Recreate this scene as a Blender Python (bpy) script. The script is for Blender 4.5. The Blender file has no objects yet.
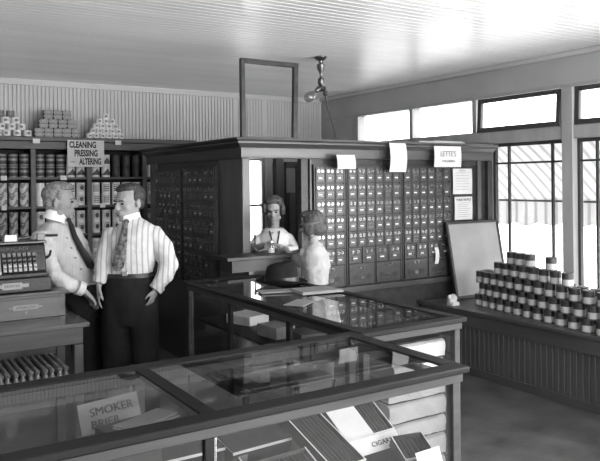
import bpy, bmesh, math, random
from mathutils import Vector, Matrix, Euler
random.seed(7)
S = bpy.context.scene
C = S.collection
PI = math.pi

# ------------------------------------------------------------------ camera
F, HX, HY, CAMZ = 696.0, 300.0, 182.0, 1.75
YAW = math.radians(32.3)
cd = bpy.data.cameras.new('camera'); cam = bpy.data.objects.new('camera', cd); C.objects.link(cam)
cd.sensor_width = 36.0; cd.lens = F / 600 * 36
cd.shift_y = -(230.5 - HY) / 600
cd.clip_start = 0.05
cam.matrix_world = Matrix.Translation((0, 0, CAMZ)) @ Matrix.Rotation(-YAW, 4, 'Z') @ Matrix.Rotation(PI/2, 4, 'X') @ Matrix.Rotation(math.radians(-0.58), 4, 'Z')
S.camera = cam

# ------------------------------------------------------------------ world, sun, exposure
w = bpy.data.worlds.new('world'); S.world = w; w.use_nodes = True
w.node_tree.nodes['Background'].inputs[0].default_value = (1, 1, 1, 1)
w.node_tree.nodes['Background'].inputs[1].default_value = 5.0
sd = bpy.data.lights.new('sun', 'SUN'); sd.energy = 6; sd.angle = .02
sun = bpy.data.objects.new('sun', sd); C.objects.link(sun)
sun.rotation_euler = (math.radians(-18), math.radians(30), 0)
def area(name, loc, rot, sx, sy, e, portal=False):
    l = bpy.data.lights.new(name, 'AREA'); l.shape = 'RECTANGLE'; l.size = sx; l.size_y = sy; l.energy = e
    if portal: l.cycles.is_portal = True
    o = bpy.data.objects.new(name, l); C.objects.link(o); o.location = loc; o.rotation_euler = rot
    return o
# daylight in the shop-front windows behind the photographer
area('front_window_daylight', (2.9, -2.15, 1.65), (math.radians(98), 0, math.radians(12)), 4.4, 2.0, 330)
area('side_window_daylight', (5.66, .35, 1.45), (0, PI/2, 0), 1.5, 3.2, 230)
S.view_settings.view_transform = 'Standard'; S.view_settings.look = 'None'
S.view_settings.gamma = 1; S.view_settings.use_curve_mapping = False
S.view_settings.exposure = 0.4

# ------------------------------------------------------------------ materials (all grey: the picture is monochrome)
M = {}
def mat(name, v, rough=.6, spec=.4, metal=0, noise=0, nscale=6, stretch=(1, 1, 1), bump=0, bscale=60, coat=0):
    m = bpy.data.materials.new(name); m.use_nodes = True; M[name] = m
    nt = m.node_tree; b = nt.nodes['Principled BSDF']
    b.inputs['Base Color'].default_value = (v, v, v, 1)
    b.inputs['Roughness'].default_value = rough; b.inputs['Metallic'].default_value = metal
    b.inputs['Specular IOR Level'].default_value = spec
    b.inputs['Coat Weight'].default_value = coat
    if noise or bump:
        tc = nt.nodes.new('ShaderNodeTexCoord'); mp = nt.nodes.new('ShaderNodeMapping')
        mp.inputs['Scale'].default_value = stretch
        nt.links.new(tc.outputs['Object'], mp.inputs[0])
    if noise:
        n = nt.nodes.new('ShaderNodeTexNoise'); n.inputs['Scale'].default_value = nscale; n.inputs['Detail'].default_value = 5
        nt.links.new(mp.outputs[0], n.inputs['Vector'])
        r = nt.nodes.new('ShaderNodeValToRGB')
        a, c = max(0, v*(1-noise)), v*(1+noise)
        r.color_ramp.elements[0].position = .3; r.color_ramp.elements[1].position = .7
        r.color_ramp.elements[0].color = (a, a, a, 1); r.color_ramp.elements[1].color = (c, c, c, 1)
        nt.links.new(n.outputs['Fac'], r.inputs[0]); nt.links.new(r.outputs[0], b.inputs['Base Color'])
    if bump:
        n2 = nt.nodes.new('ShaderNodeTexNoise'); n2.inputs['Scale'].default_value = bscale
        nt.links.new(mp.outputs[0], n2.inputs['Vector'])
        bp = nt.nodes.new('ShaderNodeBump'); bp.inputs['Strength'].default_value = bump; bp.inputs['Distance'].default_value = .01
        nt.links.new(n2.outputs['Fac'], bp.inputs['Height']); nt.links.new(bp.outputs[0], b.inputs['Normal'])
    return m
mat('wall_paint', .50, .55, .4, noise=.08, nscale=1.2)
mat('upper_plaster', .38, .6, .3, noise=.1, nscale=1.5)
mat('ceiling_paint', .72, .30, .5, noise=.08, nscale=1.5, bump=.35, bscale=5, stretch=(.4, 2.5, 1))
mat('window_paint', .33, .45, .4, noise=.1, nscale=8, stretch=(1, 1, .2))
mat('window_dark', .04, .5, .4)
mat('floor_boards', .06, .45, .4, noise=.45, nscale=3.5, bump=.2, bscale=30)
mat('panel_paint', .05, .5, .4, noise=.15, nscale=5, stretch=(1, 1, .3))
mat('ledge_wood', .055, .4, .5, noise=.3, nscale=7, stretch=(1, .15, 1))
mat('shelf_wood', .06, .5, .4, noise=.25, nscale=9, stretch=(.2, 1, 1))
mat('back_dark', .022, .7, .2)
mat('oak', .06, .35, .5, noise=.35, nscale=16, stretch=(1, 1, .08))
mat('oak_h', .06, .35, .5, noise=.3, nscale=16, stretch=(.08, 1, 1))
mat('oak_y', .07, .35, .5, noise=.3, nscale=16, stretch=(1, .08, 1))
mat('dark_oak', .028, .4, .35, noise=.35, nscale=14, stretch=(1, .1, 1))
mat('case_wood', .012, .55, .12, noise=.4, nscale=16, stretch=(.1, .1, 1))
mat('case_moulding', .05, .5, .15, noise=.25, nscale=18, stretch=(.1, .1, 1))
mat('counter_wood', .045, .35, .5, noise=.35, nscale=18, stretch=(.08, 1, 1.4))
mat('counter_top', .065, .22, .5, noise=.25, nscale=18, stretch=(.08, 1, 1))
mat('brass', .13, .35, .5, metal=.85)
mat('door_bronze', .055, .4, .5, metal=.35, noise=.2, nscale=30)
mat('dark_metal', .05, .35, .5, metal=.5)
mat('steel', .28, .25, .5, metal=.9)
mat('register_metal', .022, .35, .5, metal=.4, noise=.3, nscale=40, bump=.4, bscale=120)
mat('paper', .52, .7, .2, noise=.05, nscale=12)
mat('paper_grey', .20, .7, .2, noise=.08, nscale=12)
mat('card_white', .6, .7, .2)
mat('board_paper', .25, .5, .3, noise=.12, nscale=4)
mat('ink', .02, .7, .1)
mat('ink_soft', .16, .7, .1)
mat('cigar', .022, .6, .3, noise=.3, nscale=30)
mat('cigar_box', .05, .5, .3, noise=.25, nscale=20, stretch=(.2, 1, 1))
mat('cigar_box_dark', .02, .5, .3, noise=.3, nscale=20)
mat('tin_dull', .10, .35, .5, metal=.5)
mat('tin', .5, .3, .5, metal=.85)
mat('label_light', .55, .45, .4)
mat('label_pale', .38, .45, .4)
mat('label_dark', .028, .45, .4)
mat('skin', .25, .65, .25, noise=.08, nscale=14)
mat('skin_pale', .28, .65, .35)
mat('hair_grey', .17, .65, .3, noise=.45, nscale=60, stretch=(1, .3, 1), bump=.5, bscale=120)
mat('hair_dark', .025, .45, .5, noise=.4, nscale=50, bump=.8, bscale=120)
mat('hair_brown', .07, .5, .4, noise=.4, nscale=50, bump=.8, bscale=120)
mat('eye', .03, .2, .5)
mat('lip', .19, .5, .3)
mat('collar', .75, .6, .2)
mat('blouse', .36, .8, .2, noise=.08, nscale=10, bump=.4, bscale=22)
mat('blouse_white', .66, .8, .2, noise=.08, nscale=10, bump=.4, bscale=22)
mat('skirt', .30, .8, .2, noise=.2, nscale=10)
mat('trousers', .014, .85, .1, noise=.3, nscale=6, bump=.3, bscale=14)
mat('belt', .015, .35, .5)
mat('tie_dark', .018, .5, .3)
mat('felt', .010, .85, .15, noise=.3, nscale=20)
mat('felt_band', .006, .35, .4)
mat('ground_outside', .6, .8, .2, noise=.1, nscale=2)
mat('bottle_glass', .10, .15, .6, noise=.5, nscale=60)
mat('bottle_cap', .30, .3, .5, metal=.6)
mat('porcelain', .3, .3, .5)

def shirt_mat(name, base, stripe, freq, axis='X'):
    m = mat(name, base, .8, .2, bump=.5, bscale=16); nt = m.node_tree; b = nt.nodes['Principled BSDF']
    tc = nt.nodes.new('ShaderNodeTexCoord'); mp = nt.nodes.new('ShaderNodeMapping')
    nt.links.new(tc.outputs['Object'], mp.inputs[0])
    wv = nt.nodes.new('ShaderNodeTexWave'); wv.bands_direction = axis; wv.inputs['Scale'].default_value = freq
    wv.inputs['Distortion'].default_value = 1.2; wv.inputs['Detail Scale'].default_value = .6
    nt.links.new(mp.outputs[0], wv.inputs['Vector'])
    r = nt.nodes.new('ShaderNodeValToRGB'); e = r.color_ramp.elements
    e[0].position = .08; e[1].position = .3
    e[0].color = (stripe,)*3+(1,); e[1].color = (base,)*3+(1,)
    nt.links.new(wv.outputs['Fac'], r.inputs[0]); nt.links.new(r.outputs[0], b.inputs['Base Color'])
    return m
shirt_mat('shirt_striped', .47, .28, 9)
shirt_mat('shirt_dotted', .46, .43, 14)
mat('tie_pattern', .10, .6, .3, noise=.95, nscale=38)

def glass(name, ior=1.55, tint=.97, rough=0.0):
    m = bpy.data.materials.new(name); m.use_nodes = True; M[name] = m; nt = m.node_tree
    nt.nodes.clear(); out = nt.nodes.new('ShaderNodeOutputMaterial')
    t = nt.nodes.new('ShaderNodeBsdfTransparent'); t.inputs[0].default_value = (tint, tint, tint, 1)
    g = nt.nodes.new('ShaderNodeBsdfGlossy'); g.inputs['Roughness'].default_value = rough
    fr = nt.nodes.new('ShaderNodeFresnel'); fr.inputs['IOR'].default_value = ior
    ge = nt.nodes.new('ShaderNodeNewGeometry'); mu = nt.nodes.new('ShaderNodeMath'); mu.operation = 'SUBTRACT'; mu.inputs[0].default_value = 1
    nt.links.new(ge.outputs['Backfacing'], mu.inputs[1])
    m2 = nt.nodes.new('ShaderNodeMath'); m2.operation = 'MULTIPLY'
    nt.links.new(mu.outputs[0], m2.inputs[0]); nt.links.new(fr.outputs[0], m2.inputs[1])
    mx = nt.nodes.new('ShaderNodeMixShader')
    nt.links.new(m2.outputs[0], mx.inputs[0]); nt.links.new(t.outputs[0], mx.inputs[1]); nt.links.new(g.outputs[0], mx.inputs[2])
    nt.links.new(mx.outputs[0], out.inputs[0])
    return m
glass('showcase_glass', 1.75, .93)
glass('window_glass', 1.5, .97)
glass('jar_glass', 1.6, .85)
glass('bulb_glass', 2.4, .72, .15)

def awning_mat():
    m = bpy.data.materials.new('awning_canvas'); m.use_nodes = True; M['awning'] = m; nt = m.node_tree; nt.nodes.clear()
    out = nt.nodes.new('ShaderNodeOutputMaterial'); d = nt.nodes.new('ShaderNodeBsdfDiffuse'); t = nt.nodes.new('ShaderNodeBsdfTranslucent')
    tc = nt.nodes.new('ShaderNodeTexCoord'); wv = nt.nodes.new('ShaderNodeTexWave'); wv.bands_direction = 'Y'; wv.inputs['Scale'].default_value = 2.2
    r = nt.nodes.new('ShaderNodeValToRGB'); e = r.color_ramp.elements
    e[0].position = .1; e[0].color = (.40, .40, .40, 1); e[1].position = .3; e[1].color = (.55, .55, .55, 1)
    nt.links.new(tc.outputs['Object'], wv.inputs['Vector']); nt.links.new(wv.outputs['Fac'], r.inputs[0])
    nt.links.new(r.outputs[0], d.inputs[0]); nt.links.new(r.outputs[0], t.inputs[0])
    mx = nt.nodes.new('ShaderNodeMixShader'); mx.inputs[0].default_value = .55
    nt.links.new(d.outputs[0], mx.inputs[1]); nt.links.new(t.outputs[0], mx.inputs[2]); nt.links.new(mx.outputs[0], out.inputs[0])
awning_mat()

def label_mat(name, kind, light=.5, dark=.04, mid=.18):
    """printed tin labels, drawn from Generated coordinates (0..1 over the tin)"""
    m = mat(name, light, .4, .4); nt = m.node_tree; b = nt.nodes['Principled BSDF']
    tc = nt.nodes.new('ShaderNodeTexCoord'); sp = nt.nodes.new('ShaderNodeSeparateXYZ'); nt.links.new(tc.outputs['Generated'], sp.inputs[0])
    r = nt.nodes.new('ShaderNodeValToRGB'); r.color_ramp.interpolation = 'CONSTANT'; e = r.color_ramp.elements
    def stops(l):
        while len(e) > 1: e.remove(e[-1])
        e[0].position = l[0][0]; e[0].color = (l[0][1],)*3+(1,)
        for p, v in l[1:]:
            x = e.new(p); x.color = (v,)*3+(1,)
    def mt(op, a, bb=None):
        n = nt.nodes.new('ShaderNodeMath'); n.operation = op
        for i, q in enumerate((a, bb)):
            if q is None: continue
            if isinstance(q, (int, float)): n.inputs[i].default_value = q
            else: nt.links.new(q, n.inputs[i])
        return n.outputs[0]
    X, Z = sp.outputs[0], sp.outputs[2]
    if kind == 'band':
        stops([(0, mid), (.12, dark), (.42, mid), (.6, dark), (.8, mid), (.93, dark)]); nt.links.new(Z, r.inputs[0])
    elif kind == 'medal':
        d = mt('SQRT', mt('ADD', mt('POWER', mt('SUBTRACT', X, .5), 2.0), mt('POWER', mt('SUBTRACT', Z, .55), 2.0)))
        stops([(0, dark), (.22, light), (.30, mid), (.34, light)]); nt.links.new(d, r.inputs[0])
    elif kind == 'lines':
        inx = mt('LESS_THAN', mt('ABSOLUTE', mt('SUBTRACT', X, .5)), .33)
        s = mt('GREATER_THAN', mt('SINE', mt('MULTIPLY', Z, 34.0)), -.1)
        inz = mt('LESS_THAN', mt('ABSOLUTE', mt('SUBTRACT', Z, .5)), .3)
        v = mt('MULTIPLY', mt('MULTIPLY', inx, s), inz)
        stops([(0, light), (.5, dark)]); nt.links.new(v, r.inputs[0])
    elif kind == 'swoosh':
        v = mt('SINE', mt('ADD', mt('MULTIPLY', Z, 8.0), mt('MULTIPLY', mt('SINE', mt('MULTIPLY', X, 6.0)), 2.0)))
        stops([(0, light), (.35, dark), (.75, mid)]); nt.links.new(v, r.inputs[0])
    elif kind == 'house':
        v = mt('ADD', mt('ABSOLUTE', mt('SUBTRACT', X, .6)), Z)
        v2 = mt('MULTIPLY', mt('LESS_THAN', v, .78), mt('GREATER_THAN', Z, .18))
        stops([(0, light), (.5, dark)]); nt.links.new(v2, r.inputs[0])
    elif kind == 'carton':
        v = mt('ADD', mt('ABSOLUTE', mt('SUBTRACT', X, .5)), mt('MULTIPLY', mt('SINE', mt('MULTIPLY', Z, 14.0)), .12))
        stops([(0, mid), (.18, dark), (.3, mid*1.5), (.42, dark)]); nt.links.new(v, r.inputs[0])
    nt.links.new(r.outputs[0], b.inputs['Base Color'])
label_mat('lbl_band', 'band', mid=.22, dark=.04)
label_mat('lbl_medal', 'medal', light=.6)
label_mat('lbl_lines', 'lines', light=.7)
label_mat('lbl_plain', 'lines', light=.72, dark=.6)
label_mat('lbl_swoosh', 'swoosh', light=.5, mid=.25, dark=.09)
label_mat('lbl_swirl', 'swoosh', light=.36, mid=.14, dark=.06)
label_mat('lbl_house', 'house', light=.6, dark=.05)
label_mat('lbl_carton', 'carton', mid=.2, dark=.05)
label_mat('lbl_small', 'medal', light=.7, mid=.4, dark=.12)

# ------------------------------------------------------------------ mesh helpers
class MB:
    def __init__(s, off=(0, 0, 0)): s.bm = bmesh.new(); s.o = Vector(off); s.m = 0; s.T = Matrix.Identity(4)
    def v(s, p): return s.bm.verts.new((s.T @ Vector(p)) - s.o)
    def f(s, vs, smooth=False):
        try: fc = s.bm.faces.new(vs)
        except ValueError: return None
        fc.material_index = s.m; fc.smooth = smooth; return fc
    def box(s, x0, y0, z0, x1, y1, z1):
        x0, x1 = min(x0, x1), max(x0, x1); y0, y1 = min(y0, y1), max(y0, y1); z0, z1 = min(z0, z1), max(z0, z1)
        p = [s.v(q) for q in ((x0,y0,z0),(x1,y0,z0),(x1,y1,z0),(x0,y1,z0),(x0,y0,z1),(x1,y0,z1),(x1,y1,z1),(x0,y1,z1))]
        for q in ((0,3,2,1),(4,5,6,7),(0,1,5,4),(1,2,6,5),(2,3,7,6),(3,0,4,7)): s.f([p[i] for i in q])
        return s
    def lathe(s, prof, n=20, c=(0, 0, 0), closed=True):
        rings = []
        for r, z in prof:
            rings.append([s.v((c[0]+r*math.cos(2*PI*i/n), c[1]+r*math.sin(2*PI*i/n), c[2]+z)) for i in range(n)])
        for a, b in zip(rings, rings[1:]):
            for i in range(n): s.f([a[i], a[(i+1)%n], b[(i+1)%n], b[i]], True)
        if closed: s.f(rings[0][::-1]); s.f(rings[-1])
        return s
    def loft(s, pts, n=14, caps=True, ref=None):
        """pts: (pos, ra, rb[, side]) elliptical sections along a path"""
        P = [Vector(p[0]) for p in pts]; rings = []
        side = None
        for i, p in enumerate(pts):
            d = (P[min(i+1, len(P)-1)] - P[max(i-1, 0)]).normalized()
            if len(p) > 3: sd_ = Vector(p[3])
            elif ref is not None: sd_ = Vector(ref)
            elif side is not None: sd_ = side
            else: sd_ = Vector((1, 0, 0)) if abs(d.x) < .9 else Vector((0, 1, 0))
            sd_ = (sd_ - d*sd_.dot(d)).normalized(); side = sd_; up = d.cross(sd_)
            ra, rb = p[1], p[2]
            rings.append([s.v(P[i] + sd_*ra*math.cos(2*PI*k/n) + up*rb*math.sin(2*PI*k/n)) for k in range(n)])
        for a, b in zip(rings, rings[1:]):
            for k in range(n): s.f([a[k], a[(k+1)%n], b[(k+1)%n], b[k]], True)
        if caps: s.f(rings[0][::-1]); s.f(rings[-1])
        return s
    def tube(s, pts, r, n=8): return s.loft([(p, r if not isinstance(r, (list, tuple)) else r[i], r if not isinstance(r, (list, tuple)) else r[i]) for i, p in enumerate(pts)], n)
    def ell(s, c, r, R=None, n=14, k=9):
        R = R or Matrix.Identity(3); c = Vector(c); rings = []
        top = s.v(c + R @ Vector((0, 0, r[2]))); bot = s.v(c + R @ Vector((0, 0, -r[2])))
        for j in range(1, k):
            a = PI*j/k
            rings.append([s.v(c + R @ Vector((r[0]*math.sin(a)*math.cos(2*PI*i/n), r[1]*math.sin(a)*math.sin(2*PI*i/n), r[2]*math.cos(a)))) for i in range(n)])
        for i in range(n):
            s.f([top, rings[0][i], rings[0][(i+1)%n]], True); s.f([bot, rings[-1][(i+1)%n], rings[-1][i]], True)
        for a, b in zip(rings, rings[1:]):
            for i in range(n): s.f([a[i], b[i], b[(i+1)%n], a[(i+1)%n]], True)
        return s
    def prism(s, poly, a, b, axis='y'):
        """extrude 2-D polygon (u,v) between a and b along axis"""
        def q(u, v_, t): return (u, t, v_) if axis == 'y' else ((t, u, v_) if axis == 'x' else (u, v_, t))
        A = [s.v(q(u, v_, a)) for u, v_ in poly]; B = [s.v(q(u, v_, b)) for u, v_ in poly]
        s.f(A); s.f(B[::-1]); n = len(poly)
        for i in range(n): s.f([A[i], B[i], B[(i+1)%n], A[(i+1)%n]])
        return s

def obj(name, mb, mats, parent=None, bevel=0, kind=None, loc=None, rot=None, mods=()):
    me = bpy.data.meshes.new(name)
    bmesh.ops.recalc_face_normals(mb.bm, faces=mb.bm.faces)
    mb.bm.to_mesh(me); mb.bm.free()
    for m_ in (mats if isinstance(mats, (list, tuple)) else [mats]): me.materials.append(M[m_])
    me.set_sharp_from_angle(angle=math.radians(40))
    o = bpy.data.objects.new(name, me); C.objects.link(o)
    if parent: o.parent = parent
    if loc: o.location = loc
    if rot: o.rotation_euler = rot
    if bevel:
        b = o.modifiers.new('bevel', 'BEVEL'); b.width = bevel; b.segments = 2; b.limit_method = 'ANGLE'
    if kind: o['kind'] = kind
    return o
def tag(o, label, cat, group=None, kind=None):
    o['label'] = label; o['category'] = cat
    if group: o['group'] = group
    if kind: o['kind'] = kind
    return o
def thing(name, label, cat, loc=(0, 0, 0), rz=0, group=None, rot=None):
    o = bpy.data.objects.new(name, None); C.objects.link(o); o.location = loc
    o.rotation_euler = rot or (0, 0, rz); o.empty_display_size = .1
    return tag(o, label, cat, group)
def copy_tree(o, parent=None):
    c = o.copy(); C.objects.link(c); c.parent = parent
    for ch in [x for x in allkids.get(o.name, [])]: copy_tree(ch, c)
    return c
allkids = {}
def dup(o, loc, rz=None, label=None, group=None):
    allkids.clear()
    for x in list(o.children_recursive): allkids.setdefault(x.parent.name, []).append(x)
    c = copy_tree(o); c.location = loc
    if rz is not None: c.rotation_euler = (0, 0, rz) if not isinstance(rz, (tuple, list)) else rz
    if label: c['label'] = label
    if group: c['group'] = group
    return c
def text(name, body, size, parent, loc, rot, m_='ink', sx=1.0, depth=.0008, align='CENTER', bold=0.0):
    cu = bpy.data.curves.new(name, 'FONT'); cu.body = body; cu.size = size; cu.align_x = align; cu.align_y = 'CENTER'; cu.extrude = depth; cu.offset = size*bold
    cu.resolution_u = 3
    t = bpy.data.objects.new(name+'_tmp', cu)
    me = bpy.data.meshes.new_from_object(t); bpy.data.objects.remove(t)
    for v_ in me.vertices: v_.co.x *= sx
    me.materials.clear(); me.materials.append(M[m_])
    o = bpy.data.objects.new(name, me); C.objects.link(o); o.parent = parent; o.location = loc; o.rotation_euler = rot
    return o
ORD = ['first','second','third','fourth','fifth','sixth','seventh','eighth','ninth','tenth','eleventh','twelfth','thirteenth','fourteenth','fifteenth','sixteenth','seventeenth','eighteenth','nineteenth','twentieth']

def grooved(mb, u0, u1, v0, v1, place, pitch=.045, gw=.010, gd=.007, phase=0):
    """tongue-and-groove boards: strip along u with V grooves, extruded over v. place(u,v,d)->xyz, d = depth into surface"""
    us = [(u0, 0)]; u = u0 + pitch*(1-phase)
    while u < u1 - gw:
        us += [(u-gw/2, 0), (u, gd), (u+gw/2, 0)]; u += pitch
    us.append((u1, 0))
    A = [mb.v(place(a, v0, d)) for a, d in us]; B = [mb.v(place(a, v1, d)) for a, d in us]
    for i in range(len(us)-1): mb.f([A[i], A[i+1], B[i+1], B[i]])
def solid_grooved(name, u0, u1, v0, v1, place, thick, m_, kind='structure', parent=None, off=(0,0,0), **k):
    mb = MB(off); grooved(mb, u0, u1, v0, v1, place, **k)
    # back and sides
    q = [(u0,v0),(u1,v0),(u1,v1),(u0,v1)]
    F_ = [mb.v(place(a, b, 0.0)) for a, b in q]; K = [mb.v(place(a, b, thick)) for a, b in q]
    mb.f(K); 
    for i in range(4): mb.f([F_[i], F_[(i+1)%4], K[(i+1)%4], K[i]])
    me_bm = mb
    me = bpy.data.meshes.new(name); bmesh.ops.remove_doubles(mb.bm, verts=mb.bm.verts, dist=1e-5); 
    bmesh.ops.recalc_face_normals(mb.bm, faces=mb.bm.faces)
    mb.bm.to_mesh(me); mb.bm.free(); me.materials.append(M[m_])
    o = bpy.data.objects.new(name, me); C.objects.link(o); 
    if kind: o['kind'] = kind
    if parent: o.parent = parent
    return o

# ================================================================== THE ROOM
XL, XR, YF, YB, ZC = -1.5, 5.7, -2.2, 8.42, 2.96
mb = MB(); mb.box(XL-.2, YF-.2, -.1, XR+.12, YB+.2, 0); obj('floor', mb, 'floor_boards', kind='structure')
solid_grooved('ceiling', YF-.1, YB+.1, XL-.1, XR+.12, lambda u, v, d: (v, u, ZC+d), .1, 'ceiling_paint', pitch=.08, gw=.014, gd=.010)
# back wall with one window opening (X 4.30-4.75, z .8-2.12) inside the post office
WX0, WX1, WZ0, WZ1 = 4.30, 4.76, .85, 2.10
pw = lambda u, v, d: (u, YB+d, v)
bw = None
for (a, b, c, d_) in ((XL, WX0, 0, ZC), (WX1, XR, 0, ZC), (WX0, WX1, 0, WZ0), (WX0, WX1, WZ1, ZC)):
    o = solid_grooved('wall_back', a, b, c, d_, pw, .12, 'wall_paint', gw=.016, gd=.014)
mb = MB(); mb.box(XL, YB-.025, ZC-.07, XR, YB-.001, ZC-.001); obj('trim_1', mb, 'wall_paint', kind='structure', bevel=.006)
mb = MB(); mb.box(XL-.12, YF-.1, 0, XL, YB+.1, ZC); obj('wall_left', mb, 'wall_paint', kind='structure')
# front wall: shop windows (X .6..5.2)
mb = MB(); mb.box(XL, YF-.12, 0, .6, YF, ZC); mb.box(.6, YF-.12, 0, 5.2, YF, .6); mb.box(.6, YF-.12, 2.7, 5.2, YF, ZC); mb.box(5.2, YF-.12, 0, XR+.1, YF, ZC)
obj('wall_front', mb, 'wall_paint', kind='structure')
mb = MB()
for x in (.6, 2.1, 3.6, 5.14): mb.box(x, YF-.1, .6, x+.06, YF-.04, 2.7)
mb.box(.6, YF-.1, .6, 5.2, YF-.04, .66); mb.box(.6, YF-.1, 2.1, 5.2, YF-.04, 2.16); mb.box(.6, YF-.1, 2.64, 5.2, YF-.04, 2.7)
obj('window_1', mb, 'window_paint', kind='structure')

# right wall -----------------------------------------------------------
ZS, ZH0, ZH1, ZT0, ZT1 = .60, 2.135, 2.268, 2.27, 2.63
def ypos(px):
    u = (px-HX)/F; d = XR/(.8453*u+.5344); return d*(.8453-.5344*u)
mb = MB()
mb.box(XR, YF-.1, 0, XR+.12, YB+.1, ZS)                     # below windows
mb.box(XR, YF-.1, 2.66, XR+.12, YB+.1, ZC)                 # above transoms
mb.box(XR, 5.20, ZS, XR+.12, YB+.1, ZH1)                   # behind the post office
mb.box(XR, 7.55, ZH1, XR+.12, YB+.1, 2.66)
mb.box(XR, YF-.1, ZS, XR+.12, -1.4, 2.66)
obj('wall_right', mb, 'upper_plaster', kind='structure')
mb = MB(); mb.box(XR-.05, YF, ZC-.05, XR-.001, YB-.03, ZC-.002); obj('trim_2', mb, 'wall_paint', kind='structure', bevel=.01)
mb = MB(); mb.box(XR-.035, YF, ZH0, XR+.115, 5.19, ZH1); mb.box(XR-.035, 5.19, ZH0+.02, XR-.001, YB-.02, ZH1)
obj('trim_3', mb, 'window_paint', kind='structure', bevel=.006)       # header rail
mb = MB(); mb.box(XR-.012, YF, 2.625, XR+.11, YB-.02, 2.659); obj('trim_4', mb, 'window_paint', kind='structure')
# posts between bays
bays = [(4.27, 5.18), (3.24, 4.15), (2.21, 3.12), (1.18, 2.09), (.15, 1.06), (-.88, .03)]
mb = MB()
for a, b in bays: mb.box(XR-.05, a-.12, ZS, XR+.11, a, 2.624)
obj('trim_5', mb, 'window_paint', kind='structure', bevel=.005)
mb = MB()
for y in (6.41, 5.38): mb.box(XR-.03, y-.005, ZH1+.001, XR+.1, y+.055, 2.624)
mb.box(XR-.03, 7.5, ZH1+.001, XR+.1, 7.58, 2.624)
obj('trim_6', mb, 'window_paint', kind='structure', bevel=.004)
n = 2
for i, (a, b) in enumerate(bays):
    root = MB(); x0, x1 = XR+.02, XR+.06
    root.box(x0, a+.001, ZS, x1, a+.045, ZH0); root.box(x0, b-.03, ZS, x1, b-.001, ZH0)
    root.box(x0, a+.045, ZS, x1, b-.03, ZS+.05); root.box(x0, a+.045, ZH0-.035, x1, b-.03, ZH0)
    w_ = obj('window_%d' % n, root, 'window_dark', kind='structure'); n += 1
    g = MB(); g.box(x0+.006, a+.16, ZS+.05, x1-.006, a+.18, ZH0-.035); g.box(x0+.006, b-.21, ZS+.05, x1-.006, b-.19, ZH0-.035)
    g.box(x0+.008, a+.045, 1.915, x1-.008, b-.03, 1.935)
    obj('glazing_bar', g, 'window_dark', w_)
    g = MB(); g.box(x0+.018, a+.045, ZS+.05, x0+.022, b-.03, ZH0-.035); obj('window_pane', g, 'window_glass', w_)
# transoms: two plain fixed panes, then framed tilting sashes
for (a, b) in ((5.42, 6.37), (6.46, 7.5)):
    g = MB(); g.box(XR+.03, a, ZH1+.002, XR+.035, b, 2.624); obj('window_%d' % n, g, 'window_glass', kind='structure'); n += 1
for i, (a, b) in enumerate(bays):
    # sash hinged at the top: leans into the room at its foot
    tl = .05 if i == 0 else .03
    y0, y1 = a+.015, (b-.015 if i else 5.34)
    m_ = MB()
    def sash(mm, ya, yb, za, zb):
        mm.T = Matrix.Translation((XR-.035, 0, 2.62)) @ Matrix.Rotation(tl*1.2, 4, 'Y') @ Matrix.Translation((0, 0, -2.62))
        mm.box(0, ya, za, .035, yb, zb)
    sash(m_, y0, y0+.05, 2.26, 2.62); sash(m_, y1-.05, y1, 2.26, 2.62); sash(m_, y0+.05, y1-.05, 2.26, 2.31); sash(m_, y0+.05, y1-.05, 2.575, 2.62)
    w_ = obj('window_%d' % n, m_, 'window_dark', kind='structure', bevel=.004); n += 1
    g = MB(); g.T = Matrix.Translation((XR-.035, 0, 2.62)) @ Matrix.Rotation(tl*1.2, 4, 'Y') @ Matrix.Translation((0, 0, -2.62))
    g.box(.015, y0+.05, 2.31, .018, y1-.05, 2.575); obj('window_pane', g, 'window_glass', w_)
# back window of the post office
m_ = MB(); m_.box(WX0, YB+.02, WZ0, WX0+.05, YB+.08, WZ1); m_.box(WX1-.05, YB+.02, WZ0, WX1, YB+.08, WZ1)
for z in (WZ0, 1.42, WZ1-.05): m_.box(WX0+.05, YB+.02, z, WX1-.05, YB+.08, z+(.05 if z != 1.42 else .03))
m_.box(WX0+.11, YB+.03, WZ0+.05, WX0+.13, YB+.07, WZ1-.05)
w_ = obj('window_%d' % n, m_, 'window_paint', kind='structure'); n += 1
g = MB(); g.box(WX0+.05, YB+.052, WZ0+.05, WX1-.05, YB+.056, WZ1-.05); obj('window_pane', g, 'window_glass', w_)
# portals help the daylight through the side windows
area('portal_side', (XR+.16, 2.1, 1.62), (0, PI/2, 0), 2.1, 6.2, 1, True)
area('portal_transom', (XR+.16, 6.4, 2.44), (0, PI/2, 0), .4, 2.3, 1, True)
area('portal_back', (4.53, YB+.16, 1.47), (-PI/2, 0, 0), .5, 1.3, 1, True)

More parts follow.
